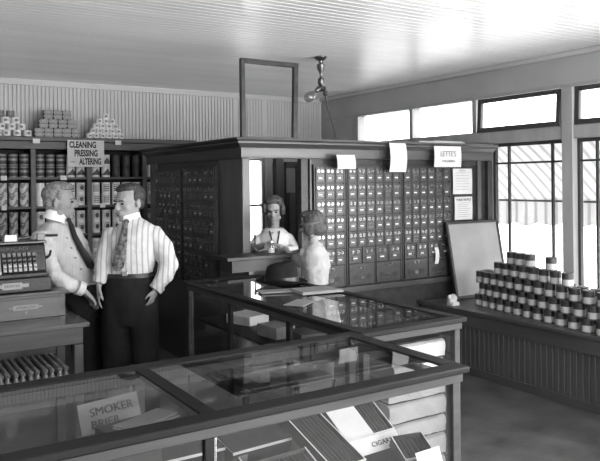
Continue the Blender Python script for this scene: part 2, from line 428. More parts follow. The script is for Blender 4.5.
# outside
mb = MB(); mb.box(XR+.13, -14, -.4, 30, 26, -.3); mb.box(XL-20, YF-20, -.4, XR+.13, YF-.2, -.3); mb.box(XL-20, YB+.25, -.4, XR+.13, YB+20, -.3)
obj('ground', mb, 'ground_outside', kind='structure')
aw = thing('awning', 'pale striped canvas awning with scalloped edge outside the shop windows', 'awning', (XR+.14, 2.2, 2.2))
def awn(mb, t=.012):
    ys = [i*.045 for i in range(-62, 175)]; top = []; 
    rows = []
    for y in ys:
        sc = abs(math.sin(PI*(y)/.36))
        pr = [(.0, 0.0), (.30, -.20), (.62, -.44), (.93, -.68), (.935, -.80), (.93, -.95-.045*sc)]
        rows.append([(x, y, z+.015*math.sin(y*4+x*3)) for x, z in pr])
    for sgn in (0, 1):
        V = [[mb.v((x+sgn*t, y, z+sgn*t)) for x, y, z in r] for r in rows]
        for a, b in zip(V, V[1:]):
            for i in range(5): mb.f([a[i], a[i+1], b[i+1], b[i]], True)
        top.append(V)
    A, B = top
    for i in range(len(A)-1):
        mb.f([A[i][5], A[i+1][5], B[i+1][5], B[i][5]]); mb.f([A[i][0], A[i+1][0], B[i+1][0], B[i][0]])
    for j in range(5):
        for q in (0, -1): mb.f([A[q][j], A[q][j+1], B[q][j+1], B[q][j]])
mb = MB(); awn(mb, .006); obj('canvas', mb, 'awning', aw)
mb = MB(); mb.tube([(.02, 4.6, -.76), (.90, 4.0, -.66)], .012); mb.tube([(.02, -1.2, -.85), (.90, -1.6, -.66)], .012)
mb.tube([(.92, -2.75, -.70), (.92, 7.8, -.70)], .012); obj('awning_arm', mb, 'dark_metal', aw)

# window display platform ---------------------------------------------
LX, LZ = 4.60, .585
pl = thing('display_platform', 'long low wooden display ledge with beadboard front under the windows', 'platform', (LX, 1.5, 0))
o = solid_grooved('front_panel', -1.9, 5.10, .03, LZ-.15, lambda u, v, d: (LX+.03+d, u, v), .04, 'panel_paint', kind=None, parent=pl, off=(LX, 1.5, 0), pitch=.055, gw=.012, gd=.008)
mb = MB((LX, 1.5, 0)); mb.box(LX+.005, -1.9, LZ-.15, LX+.03, 5.10, LZ-.031); obj('apron', mb, 'ledge_wood', pl, .003)
mb = MB((LX, 1.5, 0)); mb.box(LX-.02, -1.9, LZ-.03, XR-.06, 5.10, LZ); obj('top_board', mb, 'ledge_wood', pl, .004)
mb = MB((LX, 1.5, 0)); mb.box(LX+.015, -1.9, .001, LX+.03, 5.10, .07); obj('skirting', mb, 'panel_paint', pl)

# ================================================================== POST OFFICE PARTITION
PX, PY, PH = 2.69, 5.14, 2.12
po = thing('post_office_partition', 'dark oak post office partition with moulded cornice, ticket window and corner posts', 'partition', (PX, PY, 0))
O = (PX, PY, 0)
CB = 1.955   # underside of the cornice
def cornice(mb, face):
    # profile (outward distance, z)
    pr = [(0, CB), (.025, CB), (.03, CB+.02), (.03, CB+.085), (.05, CB+.09), (.07, CB+.115), (.085, CB+.12), (.085, CB+.135), (.11, CB+.15), (.115, PH), (-.06, PH), (-.06, CB)]
    if face == 'front':
        A = [(PX-d if d > -.05 else PX+.06, PY-d, z) for d, z in pr]; B = [(XR-.065, PY-d, z) for d, z in pr]
    else:
        A = [(PX-d, PY-d if d > -.05 else PY+.06, z) for d, z in pr]; B = [(PX-d, 7.36, z) for d, z in pr]
    a = [mb.v(p) for p in A]; b = [mb.v(p) for p in B]; k = len(a)
    mb.f(a); mb.f(b[::-1])
    for i in range(k): mb.f([a[i], b[i], b[(i+1)%k], a[(i+1)%k]])
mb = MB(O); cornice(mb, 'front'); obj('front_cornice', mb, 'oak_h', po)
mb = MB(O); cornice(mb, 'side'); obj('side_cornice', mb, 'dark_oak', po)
def ppost(x0, y0, x1, y1, z0=0, z1=CB-.001, m_='oak'):
    mb = MB(O); mb.box(x0, y0, z0, x1, y1, z1); return obj('post', mb, m_, po, .005)
ppost(PX-.015, PY-.015, PX+.06, PY+.06)                 # corner
ppost(3.26, PY, 3.335, PY+.06, m_='dark_oak')           # right jamb of ticket window
ppost(3.345, PY-.01, 3.37, PY+.05)
ppost(5.42, PY-.02, 5.47, PY+.05)                        # light post right of notices
ppost(5.56, PY-.03, 5.63, PY+.05, m_='dark_oak')
ppost(PX-.012, 7.12, PX+.06, 7.30)
def ppanel(name, x0, y0, z0, x1, y1, z1, m_='oak', bv=.003):
    mb = MB(O); mb.box(x0, y0, z0, x1, y1, z1); return obj(name, mb, m_, po, bv)
ppanel('panel', PX, PY+.061, 0, PX+.04, 5.60, CB-.001, 'oak')                 # brown panel on the side wing
ppanel('base_panel', 3.371, PY+.01, 0, 5.419, PY+.05, .74, 'dark_oak')
ppanel('base_rail', 3.371, PY-.03, .74, 5.419, PY+.05, .79, 'oak_h')
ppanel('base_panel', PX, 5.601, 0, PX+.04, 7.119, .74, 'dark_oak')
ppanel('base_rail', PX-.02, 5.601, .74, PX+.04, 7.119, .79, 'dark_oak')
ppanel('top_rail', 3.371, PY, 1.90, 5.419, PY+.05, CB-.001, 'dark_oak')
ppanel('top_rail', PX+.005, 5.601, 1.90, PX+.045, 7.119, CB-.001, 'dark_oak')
o = solid_grooved('notice_panel', 5.03, 5.419, .80, 1.899, lambda u, v, d: (u, PY+.012+d, v), .035, 'dark_oak', kind=None, parent=po, off=O, pitch=.04)
o = solid_grooved('end_panel', 5.471, 5.559, 0, CB-.001, lambda u, v, d: (u, PY+.012+d, v), .035, 'dark_oak', kind=None, parent=po, off=O, pitch=.03)
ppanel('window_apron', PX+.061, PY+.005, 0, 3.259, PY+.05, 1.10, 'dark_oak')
# counter shelf of the ticket window
mb = MB(O); mb.box(2.40, 4.86, 1.135, 3.259, 5.122, 1.165); mb.box(PX+.07, 5.121, 1.135, 3.25, 5.235, 1.165); obj('counter_shelf', mb, 'dark_oak', po, .004)
mb = MB(O); mb.box(2.46, 4.90, 1.04, 3.25, 4.93, 1.134); mb.box(2.46, 4.931, 1.04, 2.49, 5.12, 1.134); mb.box(3.20, 4.931, 1.04, 3.25, 5.12, 1.134); obj('shelf_apron', mb, 'dark_oak', po)
mb = MB(O); mb.box(2.62, 4.92, .60, 2.66, 5.11, 1.04); mb.prism([(4.94, .60), (5.12, .35), (5.12, .60)], 2.62, 2.66, 'x'); obj('shelf_bracket', mb, 'oak', po)

# mailbox cabinets ------------------------------------------------------
def door_mesh(w_, h, style):
    mb = MB(); t = .014
    mb.box(-w_/2, -t/2, -h/2, w_/2, t/2, h/2)
    e = .007                                     # raised rim
    for (a, b, c, d_) in ((-w_/2, -h/2, -w_/2+e, h/2), (w_/2-e, -h/2, w_/2, h/2), (-w_/2+e, -h/2, w_/2-e, -h/2+e), (-w_/2+e, h/2-e, w_/2-e, h/2)):
        mb.box(a, -t/2-.005, b, c, -t/2, d_)
    return mb
proto = {}
def tmpl(key, mbf, m_):
    if key not in proto:
        mb = mbf(); me = bpy.data.meshes.new(key[0]); bmesh.ops.recalc_face_normals(mb.bm, faces=mb.bm.faces); mb.bm.to_mesh(me); mb.bm.free(); me.materials.append(M[m_]); me.set_sharp_from_angle(angle=.7); proto[key] = me
    return proto[key]
def inst(name, me, parent, loc, rz=0):
    o = bpy.data.objects.new(name, me); C.objects.link(o); o.parent = parent; o.location = loc; o.rotation_euler = (0, 0, rz); return o
def dialmb(r):
    mb = MB(); k = 14
    def ring(ra, y): return [mb.v((ra*math.cos(2*PI*i/k), y, ra*math.sin(2*PI*i/k))) for i in range(k)]
    R = [ring(r, 0), ring(r, -.006), ring(r*.55, -.006), ring(r*.5, -.002), ring(r*.28, -.002), ring(r*.22, -.012)]
    for a, b in zip(R, R[1:]):
        for i in range(k): mb.f([a[i], a[(i+1)%k], b[(i+1)%k], b[i]])
    mb.f(R[-1]); return mb
def frame_window(w_, h):
    mb = MB(); e = .006
    for (a, b, c, d_) in ((-w_/2, -h/2, -w_/2+e, h/2), (w_/2-e, -h/2, w_/2, h/2), (-w_/2+e, -h/2, w_/2-e, -h/2+e), (-w_/2+e, h/2-e, w_/2-e, h/2)):
        mb.box(a, -.006, b, c, 0, d_)
    return mb
def cardmb(w_, h): 
    mb = MB(); mb.box(-w_/2, -.003, -h/2, w_/2, 0, h/2); return mb
def mail_door(cab, x, z, w_, h, kind, side=False):
    d = inst('mailbox_door', tmpl(('mailbox_door', w_, h), lambda: door_mesh(w_, h, kind), 'door_bronze'), cab, (x, -.008, z))
    y = -.0071
    if kind in ('small', 'medium'):
        dz = h*.25; r = min(w_, h)*.155 if kind == 'small' else .015
        for sx in (-1, 1):
            inst('dial', tmpl(('dial', round(r, 4)), lambda: dialmb(r), 'steel'), d, (sx*min(w_*.22, .03), y, dz))
        ww = w_*.66 if kind == 'small' else w_*.5
        inst('window_frame', tmpl(('window_frame', ww, h), lambda: frame_window(ww, h*.30), 'brass'), d, (0, y, -h*.18))
        if random.random() < (.9 if not side else .45):
            cw = ww*random.choice((.62, .62, .5)); inst('name_card', tmpl(('name_card', round(cw, 4), h), lambda: cardmb(cw, h*.085), 'card_white'), d, (random.uniform(-.003, .003), y, -h*.19))
    else:
        for sx in (-1, 1):
            inst('dial', tmpl(('dial', .014), lambda: dialmb(.014), 'steel'), d, (sx*.022, y, h*.34))
            inst('glass_slot', tmpl(('glass_slot', 1), lambda: cardmb(.05, .045), 'label_dark'), d, (sx*.075, y, -h*.16))
        inst('handle', tmpl(('handle', 1), lambda: cardmb(.045, .03), 'steel'), d, (0, y-.001, -h*.2))
def cabinet(label, loc, rz, cols, pitch, rows, rpitch, ztop, lower, side=False, left=0):
    """lower: list of rows (z centre, height, list of (x,width), kind)"""
    W = cols*pitch + .03
    t = thing('mailbox_cabinet', label, 'mailboxes', loc, rz, 'post office box cabinets')
    mb = MB(); z0 = .795
    mb.box(0, .012, z0, W, .30, ztop+.005); obj('cabinet_body', mb, 'dark_oak', t)
    mb = MB(); mb.box(0, -.012, z0, .014, .0115, ztop+.005); mb.box(W-.014, -.012, z0, W, .0115, ztop+.005)
    mb.box(.0141, -.006, ztop-.008, W-.0141, .0115, ztop+.005); obj('cabinet_frame', mb, 'dark_oak', t)
    for r in range(rows):
        for c in range(cols):
            mail_door(t, .015+pitch*(c+.5), ztop-.012-rpitch*(r+.5), pitch-.008, rpitch-.010, 'small', side)
    for z, h, xs, kind in lower:
        for x, w_ in xs: mail_door(t, x, z, w_, h, kind, side)
    return t
RP = .147; ZT = 1.895
z5 = ZT-.012-5*RP       # 1.148
p3 = .104
def low6(W):
    return [(z5-.075, .14, [(.015+W/4*(i+.5), W/4-.010) for i in range(4)], 'medium'), (z5-.245, .185, [(.015+W/2*(i+.5), W/2-.012) for i in range(2)], 'large')]
cabinet('three-column post office box cabinet beside the ticket window', (3.375, PY-.02, 0), 0, 3, p3, 5, RP, ZT,
        [(z5-.075, .14, [(.015+.104*(i+.5), .094) for i in range(3)], 'small'), (z5-.245, .185, [(.015+.156, .30)], 'large')])
cabinet('six-column post office box cabinet in the middle of the partition front', (3.725, PY-.02, 0), 0, 6, .104, 5, RP, ZT, low6(.624))
cabinet('six-column post office box cabinet on the right, next to the pinned notices', (4.385, PY-.02, 0), 0, 6, .102, 5, RP, ZT, low6(.612))
cabinet('post office box cabinet on the side wing, nearer the ticket window', (PX-.02, 6.345, 0), -PI/2, 6, .117, 7, .155, ZT, [], True)
cabinet('post office box cabinet on the side wing, nearer the wall shelves', (PX-.02, 7.105, 0), -PI/2, 6, .117, 7, .155, ZT, [], True)
# curved white tag hanging from a large mailbox
mb = MB()
pp = [(0, 0, 0), (.004, -.012, -.03), (.006, -.016, -.08), (.004, -.01, -.13), (0, -.004, -.16)]
for s_ in (0, 1):
    pass
V = [[mb.v((x+dx, y-dy, z)) for dx in (-.024, .024) for dy in (0, .002)] for x, y, z in pp]
for a, b in zip(V, V[1:]):
    for i, j in ((0, 1), (1, 3), (3, 2), (2, 0)): mb.f([a[i], a[j], b[j], b[i]])
mb.f(V[0]); mb.f(V[-1])
t = obj('paper_tag', mb, 'paper', loc=(4.80, PY-.045, 1.09)); tag(t, 'curled white paper tag hanging on a lower mailbox door', 'paper')

# interior of the post office: sorting cabinet and inner post
ic = thing('sorting_cabinet', 'tall dark cabinet standing inside the post office behind the woman', 'cabinet', (4.42, 7.3, 0))
mb = MB(); mb.box(0, 0, 0, 1.0, .35, 2.0); obj('cabinet_body', mb, 'dark_oak', ic, .006)
mb = MB(); mb.box(-.16, -.02, 0, -.05, .06, 2.05); obj('post', mb, 'oak', ic, .004)
for i in range(3):
    mb = MB(); mb.box(.03+i*.32, -.018, .1, .33+i*.32, -.001, 1.92); obj('door', mb, 'oak' if i == 0 else 'dark_oak', ic, .004)
mb = MB(); mb.box(0, 0, 0, .16, .003, .30)
t = obj('notice', mb, 'paper_grey', loc=(4.40, 7.27, 1.62)); tag(t, 'grey notice sheet on the cabinet behind the woman', 'notice')

# glass frame standing on the partition
fr = thing('wooden_frame', 'empty tall dark wooden frame standing on top of the partition corner', 'frame', (2.96, PY-.02, PH+.002), 0, rot=(math.radians(-3), 0, 0))
mb = MB(); W2, Hh = .275, .665
mb.prism([(-W2-.022, 0), (-W2+.022, 0), (-W2+.03, Hh), (-W2-.005, Hh)], -.02, .02); obj('stile', mb, 'dark_oak', fr, .003)
mb = MB(); mb.prism([(W2-.073, 0), (W2-.03, 0), (W2+.01, Hh), (W2-.035, Hh)], -.02, .02); obj('stile', mb, 'dark_oak', fr, .003)
mb = MB(); mb.box(-W2+.0305, -.02, Hh-.038, W2-.0355, .02, Hh); obj('top_rail', mb, 'dark_oak', fr, .003)
mb = MB(); mb.box(-W2+.0225, -.014, 0, W2-.074, .014, .012); obj('bottom_rail', mb, 'oak_h', fr)

# papers on the cornice
def sheet(name, label, cat, x, y, z, w_, h, m_='paper', rot=(0, 0, 0), skew=0, curl=.008):
    mb = MB(); nx, nz = 6, 8
    for s_ in (0, 1):
        V = [[mb.v((w_*(i/nx-.5)+skew*(j/nz-.5)*h, (-.0015 if s_ else 0)-curl*math.sin(PI*j/nz), h*(j/nz-.5))) for i in range(nx+1)] for j in range(nz+1)]
        for j in range(nz):
            for i in range(nx): mb.f([V[j][i], V[j][i+1], V[j+1][i+1], V[j+1][i]], True)
        if s_ == 0: V0 = V
    for i in range(nx):
        for j in (0, nz): mb.f([V0[j][i], V0[j][i+1], V[j][i+1], V[j][i]])
    for j in range(nz):
        for i in (0, nx): mb.f([V0[j][i], V0[j+1][i], V[j+1][i], V[j][i]])
    o = obj(name, mb, m_, loc=(x, y, z), rot=rot); return tag(o, label, cat)
yc = PY-.122
sheet('paper_sheet', 'blank white sheet pinned low on the cornice, above the left mailboxes', 'paper', 3.66, yc, 1.925, .20, .125, rot=(0, 0, 0), skew=-.1)
sheet('paper_bag', 'tall white paper bag hung over the cornice above the middle mailboxes', 'paper bag', 4.255, yc, 1.97, .20, .27, m_='paper', curl=.02)
s = sheet('sign_card', 'white printed card hung on the cornice at the right end', 'sign', 4.895, yc, 1.985, .36, .205)
text('lettering', "LETTE'S", .075, s, (0, -.0125, .025), (PI/2, 0, 0), 'ink_soft', .85, .0006)
text('lettering', "TAILORING", .032, s, (0, -.0125, -.045), (PI/2, 0, 0), 'ink_soft', 1.1, .0006)
s = sheet('notice', 'upper of two pinned notices right of the mailboxes, plain ruled sheet', 'notice', 5.215, PY-.003, 1.74, .27, .26, curl=.004)
for k in range(7):
    mb = MB(); mb.box(-.10, 0, 0, .10-.02*(k % 2), .0006, .003); obj('printed_line', mb, 'ink_soft', s, loc=(0, -.008, .085-.028*k))
text('lettering', 'NOTICE', .022, s, (0, -.008, .108), (PI/2, 0, 0), 'ink_soft', 1.2, .0004)
s = sheet('notice', 'lower of two pinned notices, headed in bold type, right of the mailboxes', 'notice', 5.225, PY-.003, 1.465, .25, .235, curl=.004)
text('lettering', 'PUBLIC NOTICE', .034, s, (0, -.008, .085), (PI/2, 0, 0), 'ink', .85, .0004)
for k in range(8):
    mb = MB(); mb.box(-.09+.02*(k == 0), 0, 0, .09-.02*(k % 3), .0006, .003); obj('printed_line', mb, 'ink_soft', s, loc=(0, -.008, .055-.02*k))
mb = MB(); mb.box(-.32, -.1, 0, .32, .1, .012); mb.box(-.1, -.08, .012, .3, .09, .022)
t = obj('flat_board', mb, 'window_paint', loc=(4.85, PY-.0, PH+.001), rot=(0, 0, .05)); tag(t, 'thin pale boards lying on top of the cornice near the transoms', 'board')

# ceiling light ---------------------------------------------------------
cl = thing('ceiling_light', 'bare bulb ceiling light on a brass socket above the partition', 'light', (3.78, 5.58, ZC-.001))
mb = MB(); mb.lathe([(.062, 0), (.062, -.012), (.045, -.03), (.025, -.04), (.022, -.06)], 20); obj('canopy', mb, 'brass', cl)
mb = MB(); mb.lathe([(.02, -.0605), (.04, -.075), (.036, -.12), (.018, -.15), (.012, -.18), (.014, -.20), (.030, -.215), (.034, -.26), (.020, -.28)], 20); obj('stem', mb, 'brass', cl)
mb = MB(); mb.lathe([(.018, -.281), (.045, -.29), (.05, -.32), (.02, -.335)], 18); obj('socket_cluster', mb, 'dark_metal', cl)
R = Matrix.Translation((-.035, -.02, -.31)) @ Matrix.Rotation(math.radians(52), 4, 'Y') @ Matrix.Scale(1.25, 4)
mb = MB(); mb.T = R; mb.lathe([(.017, 0), (.018, -.035), (.014, -.04)], 14); obj('socket', mb, 'brass', cl)
mb = MB(); mb.T = R; mb.lathe([(.013, -.041), (.018, -.06), (.034, -.09), (.040, -.115), (.034, -.14), (.018, -.158), (.004, -.163)], 18); obj('bulb', mb, 'bulb_glass', cl)
mb = MB(); mb.T = R; mb.tube([(.006, 0, -.05), (.008, 0, -.12), (-.006, .004, -.06), (-.008, 0, -.12)], .0012, 5); obj('filament', mb, 'steel', cl)
mb = MB(); mb.lathe([(.02, 0), (.022, -.04), (.008, -.05)], 12, (.055, .01, -.325)); obj('socket', mb, 'dark_metal', cl)
mb = MB(); pts = [(.055, .01, -.376), (.075, .02, -.42), (.09, .02, -.50), (.15, .02, -.65), (.20, .02, -.82)]
mb.tube(pts, .007, 6); obj('cord', mb, 'label_dark', cl)

# ================================================================== WALL SHELVES
SY, SD = 8.0, .38
sh = thing('wall_shelf', 'tall dark wooden wall shelving full of tinned goods', 'shelves', (0, SY, 0)); O2 = (0, SY, 0)
sx0, sx1 = 0.6, 3.52
levels = [1.83, 1.51, 1.19, .865, .54, .21]
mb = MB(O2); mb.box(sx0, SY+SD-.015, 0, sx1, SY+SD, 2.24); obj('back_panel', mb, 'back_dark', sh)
bayx = []
def sxp(px):   # X on the shelf front plane for a column
    u = (px-HX)/F; d = SY/(.8453-.5344*u); return d*(.8453*u+.5344)
posts = [sxp(-28), sxp(33.5), sxp(89.5), sxp(145)]
for i, x in enumerate(posts + [posts[-1]+.60]):
    mb = MB(O2); mb.box(x-.026, SY, 0, x+.026, SY+SD-.016, 2.14); obj('upright', mb, 'shelf_wood', sh, .003)
allp = posts + [posts[-1]+.60]
for z in levels:
    mb = MB(O2)
    for a, b in zip(allp, allp[1:]): mb.box(a+.0265, SY+.012, z-.024, b-.0265, SY+SD-.016, z)
    obj('shelf_board', mb, 'shelf_wood', sh, .002)
mb = MB(O2); mb.box(sx0, SY-.015, 2.141, sx1, SY+SD, 2.225); obj('fascia', mb, 'shelf_wood', sh, .003)
mb = MB(O2); mb.box(sx0, SY-.07, 2.2255, sx1, SY+SD+.02, 2.275); obj('top_board', mb, 'shelf_wood', sh, .008)
# tins
def can_proto(name, r, h, m_, lid=True):
    mb = MB(); mb.lathe([(r*.9, 0), (r, 0), (r, .003), (r*.975, .005), (r*.975, h-.005), (r, h-.003), (r, h), (r*.93, h), (r*.92, h-.003)], 16)
    o = obj(name, mb, m_); return o
protos = {}
def place_can(key, name, cat, r, h, m_, loc, label, group, rz=0):
    k = (key, r, h, m_)
    if k not in protos:
        o = can_proto(name, r, h, m_); protos[k] = o; c = o
    else:
        c = protos[k].copy(); C.objects.link(c)
    c.location = loc; c.rotation_euler = (0, 0, rz); tag(c, label, cat, group); return c
bays_s = [(posts[0], posts[1], 'left bay'), (posts[1], posts[2], 'bay behind grey-haired man'), (posts[2], posts[3], 'bay behind dark-haired man'), (allp[3], allp[4], 'right bay')]
desc = {'lbl_band': 'dark banded', 'lbl_swoosh': 'pale swirl-printed', 'lbl_swirl': 'dark swirl-printed', 'lbl_lines': 'pale letter-printed', 'lbl_plain': 'plain white-labelled', 'lbl_medal': 'pale medallion-printed', 'lbl_house': 'pale peak-printed', 'label_dark': 'plain dark'}
plan = {  # (bay, level) -> list of (material per can across)
 (0,0): 'lbl_band', (1,0): 'lbl_band', (2,0): 'mix', (3,0): 'lbl_plain',
 (0,1): 'lbl_swoosh', (1,1): 'lbl_plain', (2,1): 'lbl_lines', (3,1): 'lbl_lines',
 (0,2): 'lbl_swirl', (1,2): 'lbl_medal', (2,2): 'lbl_medal', (3,2): 'lbl_swirl',
 (0,3): 'lbl_swoosh', (1,3): 'lbl_medal', (2,3): 'lbl_lines', (3,3): 'lbl_medal',
 (0,4): 'lbl_band', (1,4): 'lbl_swirl', (2,4): 'lbl_swoosh', (3,4): 'lbl_band',
 (0,5): 'lbl_medal', (1,5): 'lbl_lines', (2,5): 'lbl_lines', (3,5): 'lbl_swirl'}
shelfn = ['top shelf', 'second shelf', 'third shelf', 'fourth shelf', 'fifth shelf', 'bottom shelf']
for bi, (xa, xb, bn) in enumerate(bays_s):
    if bi == 3: xb = xa + .45
    for li, z in enumerate(levels):
        if bi == 0 and li > 3: continue
        if bi == 1 and li > 4: continue
        if bi == 3 and li > 3: continue
        m0 = plan[(bi, li)]
        wide = m0 in ('lbl_medal', 'lbl_lines', 'lbl_plain')
        r = .050 if m0 != 'lbl_swirl' else .046; pitch = 2*r+.002
        h = .128
        ncan = int((xb-xa-.06)/pitch); gap = ((xb-xa-.056) - ncan*2*r)/(ncan+.0)
        for i in range(ncan):
            m_ = m0
            if m0 == 'mix': m_ = 'lbl_house' if i < ncan-1-2 else 'label_dark'
            if bi == 1 and li == 1 and i >= 2: m_ = 'lbl_lines' if i < ncan-1 else 'lbl_medal'
            if bi == 1 and li == 0 and i >= ncan-2: m_ = 'lbl_house'
            x = xa+.028+gap/2+r+i*(2*r+gap)
            for k in range(2):
                place_can('tin', 'tin_can', 'tin can', r, h, m_, (x, SY+.075+random.uniform(-.004, .004), z+.001+k*(h+.001)),
                          '%s tin, %s of %s, %s from left, %s layer' % (desc[m_], shelfn[li], bn, ORD[i], ('lower', 'upper')[k]), 'tins on the wall shelves', random.uniform(-.15, .15))
# price tags on the shelf edges
for i, (px, z, ww) in enumerate(((33.5, 2.232, .075), (2, 1.83, .06), (62, 1.83, .07), (115, 2.232, .07), (2, 1.51, .05), (101, 1.51, .06))):
    mb = MB(); mb.box(-ww/2, -.002, -.028, ww/2, 0, .022)
    y = SY-.072 if z > 2 else SY+.010
    o = obj('price_card', mb, 'card_white', loc=(sxp(px)+.02, y, z-.003))
    tag(o, ['small white price card on the shelf top under the stacked tins at left', 'white price card at the far left of the top shelf edge', 'white price card on the top shelf edge behind the hanging sign', 'small white price card under the small-tin pyramid', 'white price card at the far left on the second shelf edge', 'white price card on the second shelf edge between the two men'][i], 'price card', 'shelf price cards')
# goods piled on top of the shelves
ZT2 = 2.2765
def sxt(px, y=SY+.06):
    u = (px-HX)/F; d = y/(.8453-.5344*u); return d*(.8453*u+.5344)
# left: lying/short tins
base = [-14, -5, 4, 13, 22.5, 31.5]
names = ['bottom', 'second', 'third', 'top']
for lay, xs in enumerate([[-12, -2, 7, 17.5, 28], [-8, 1.5, 12, 22], [-5, 6, 16], [0.5, 11]]):
    for i, px in enumerate(xs):
        place_can('squat', 'squat_tin', 'tin can', .044, .068, 'lbl_small' if lay < 3 else 'lbl_carton', (sxt(px, SY+.06), SY+.06, ZT2+lay*.0695),
            'squat tin, %s layer of the left shelf-top pyramid, %s from left' % (names[lay], ORD[i]), 'squat tins piled on the shelves at left', random.uniform(-.3, .3))
# middle: cartons 5+4+3
cp = None; cw, ch = .1, .105
xc = sxt(58)
for lay, nn in enumerate((5, 4, 3)):
    for i in range(nn):
        if cp is None:
            mb = MB(); mb.box(-.048, -.045, 0, .048, .045, .1); cp = obj('carton', mb, 'lbl_carton', bevel=.003); 
            mb = MB(); mb.box(-.0485, -.0455, .048, .0485, .0455, .052); obj('tape_band', mb, 'ink', cp); c = cp
        else: c = dup(cp, (0, 0, 0))
        c.location = (xc+(i-(nn-1)/2)*.1, SY+.08, ZT2+lay*.1015); c.rotation_euler = (0, 0, random.uniform(-.03, .03))
        tag(c, 'dark patterned carton, %s row of the shelf-top pile, %s from left' % (('bottom', 'middle', 'top')[lay], ORD[i]), 'carton', 'cartons stacked on the shelves')
xc = sxt(106)
for lay, nn in enumerate((6, 5, 4, 3, 1)):
    for i in range(nn):
        place_can('small', 'small_tin', 'tin can', .036, .056, 'lbl_small', (xc+(i-(nn-1)/2)*.074, SY+.06, ZT2+lay*.057),
            'small pale tin, %s layer of the right shelf-top pyramid, %s from left' % (('bottom', 'second', 'third', 'fourth', 'top')[lay], ORD[i]), 'small tins in the right pyramid')
# hanging sign
sg = thing('hanging_sign', 'white cleaning, pressing and altering sign hung on the shelf front', 'sign', (sxt(86.8, SY-.1), SY-.078, 2.095), 0)
mb = MB(); mb.box(-.205, -.004, -.15, .205, .004, .15); obj('sign_board', mb, 'paper', sg)
e = .0052
text('lettering', 'CLEANING', .098, sg, (-.185, -e, .095), (PI/2, 0, 0), 'ink', .62, align='LEFT', bold=.035)
text('lettering', 'PRESSING', .098, sg, (-.13, -e, .0), (PI/2, 0, 0), 'ink', .62, align='LEFT', bold=.035)
text('lettering', 'ALTERING', .098, sg, (-.075, -e, -.092), (PI/2, 0, 0), 'ink', .54, align='LEFT', bold=.035)
text('lettering', 'AND', .034, sg, (-.145, -e, -.095), (PI/2, 0, 0), 'ink_soft', .7)
mb = MB(); mb.tube([(-.1, .001, .15), (-.1, .003, .19)], .002, 5); mb.tube([(.1, .001, .15), (.1, .003, .19)], .002, 5); obj('hanger', mb, 'ink', sg)

# ================================================================== SHOWCASES
CH = 1.07
def showcase(name, label, x0, x1, y0, y1, div=None, shelf=.70, shelf_inset=.03, rail=.055, divw=.05):
    O3 = (x0, y0, 0); t = thing(name, label, 'showcase', O3)
    W_ = 'case_wood'
    def part(nm, boxes, m_=W_, bv=.003):
        mb = MB(O3)
        for b in boxes: mb.box(*b)
        return obj(nm, mb, m_, t, bv)
    part('plinth', [(x0+.05, y0+.05, 0, x1-.05, y1-.05, .12)])
    part('base', [(x0, y0, .12, x1, y1, .20)], W_, .006)
    ps = .035; i = .012
    for (px_, py_) in ((x0+i, y0+i), (x1-i-ps, y0+i), (x0+i, y1-i-ps), (x1-i-ps, y1-i-ps)):
        part('post', [(px_, py_, .20, px_+ps, py_+ps, CH-.061)], 'case_moulding')
    # lower part of the top frame (moulding) then top rail
    for b in ((x0+.004, y0+.004, x1-.004, y0+.05), (x0+.004, y1-.05, x1-.004, y1-.004), (x0+.004, y0+.05, x0+.05, y1-.05), (x1-.05, y0+.05, x1-.004, y1-.05)):
        part('frieze', [(b[0], b[1], CH-.060, b[2], b[3], CH-.026)], 'case_moulding', .004)
    e_ = .014
    part('top_rail', [(x0-e_, y0-e_, CH-.0255, x1+e_, y0+rail, CH)], W_, .006); part('top_rail', [(x0-e_, y1-rail, CH-.0255, x1+e_, y1+e_, CH)], W_, .006)
    part('top_rail', [(x0-e_, y0+rail+.0005, CH-.0255, x0+rail, y1-rail-.0005, CH)], W_, .006); part('top_rail', [(x1-rail, y0+rail+.0005, CH-.0255, x1+e_, y1-rail-.0005, CH)], W_, .006)
    xs = [x0+rail+.001]
    for d_ in (div or []):
        part('divider', [(d_-divw/2, y0+rail+.001, CH-.025, d_+divw/2, y1-rail-.001, CH-.001)]); xs += [d_-divw/2-.001, d_+divw/2+.001]
    xs.append(x1-rail-.001)
    for a, b in zip(xs[::2], xs[1::2]): part('glass_top', [(a, y0+rail+.001, CH-.012, b, y1-rail-.001, CH-.005)], 'showcase_glass', 0)
    g = .006
    part('glass_front', [(x0+i+ps+.001, y0+i+.01, .201, x1-i-ps-.001, y0+i+.01+g, CH-.061)], 'showcase_glass', 0)
    part('glass_end', [(x1-i-.01-g, y0+i+ps+.001, .201, x1-i-.01, y1-i-ps-.001, CH-.061)], 'showcase_glass', 0)
    part('glass_end', [(x0+i+.01, y0+i+ps+.001, .201, x0+i+.01+g, y1-i-ps-.001, CH-.061)], 'showcase_glass', 0)
    return t, part
NX0, NX1, NY0, NY1 = -.16, 1.87, 1.84, 2.54
t, part = showcase('showcase', 'near glass-topped showcase full of cigar boxes, across the foreground', NX0, NX1, NY0, NY1, div=[.87], rail=.06)
part('glass_back', [(NX0+.05, NY1-.03, .201, NX1-.05, NY1-.024, CH-.061)], 'showcase_glass', 0)
part('mullion', [(.835, NY0+.008, .20, .862, NY0+.03, CH-.061)], 'case_wood'); part('mullion', [(.863, NY0+.008, .20, .873, NY0+.03, CH-.061)], 'steel')
part('mullion', [(.85, NY1-.035, .20, .89, NY1-.012, CH-.061)], 'case_moulding')
part('shelf', [(NX0+.05, NY0+.05, .675, NX1-.05, NY1-.05, .69)], 'case_wood')
FX0, FX1, FY0, FY1 = 1.905, 2.535, 2.56, 4.53
t, part = showcase('showcase', 'far glass showcase running back towards the post office, hat on top', FX0, FX1, FY0-.06, FY1, rail=.05)
part('glass_front', [(FX1-.05, FY1-.03, .201, FX0+.05, FY1-.024, CH-.061)], 'showcase_glass', 0)
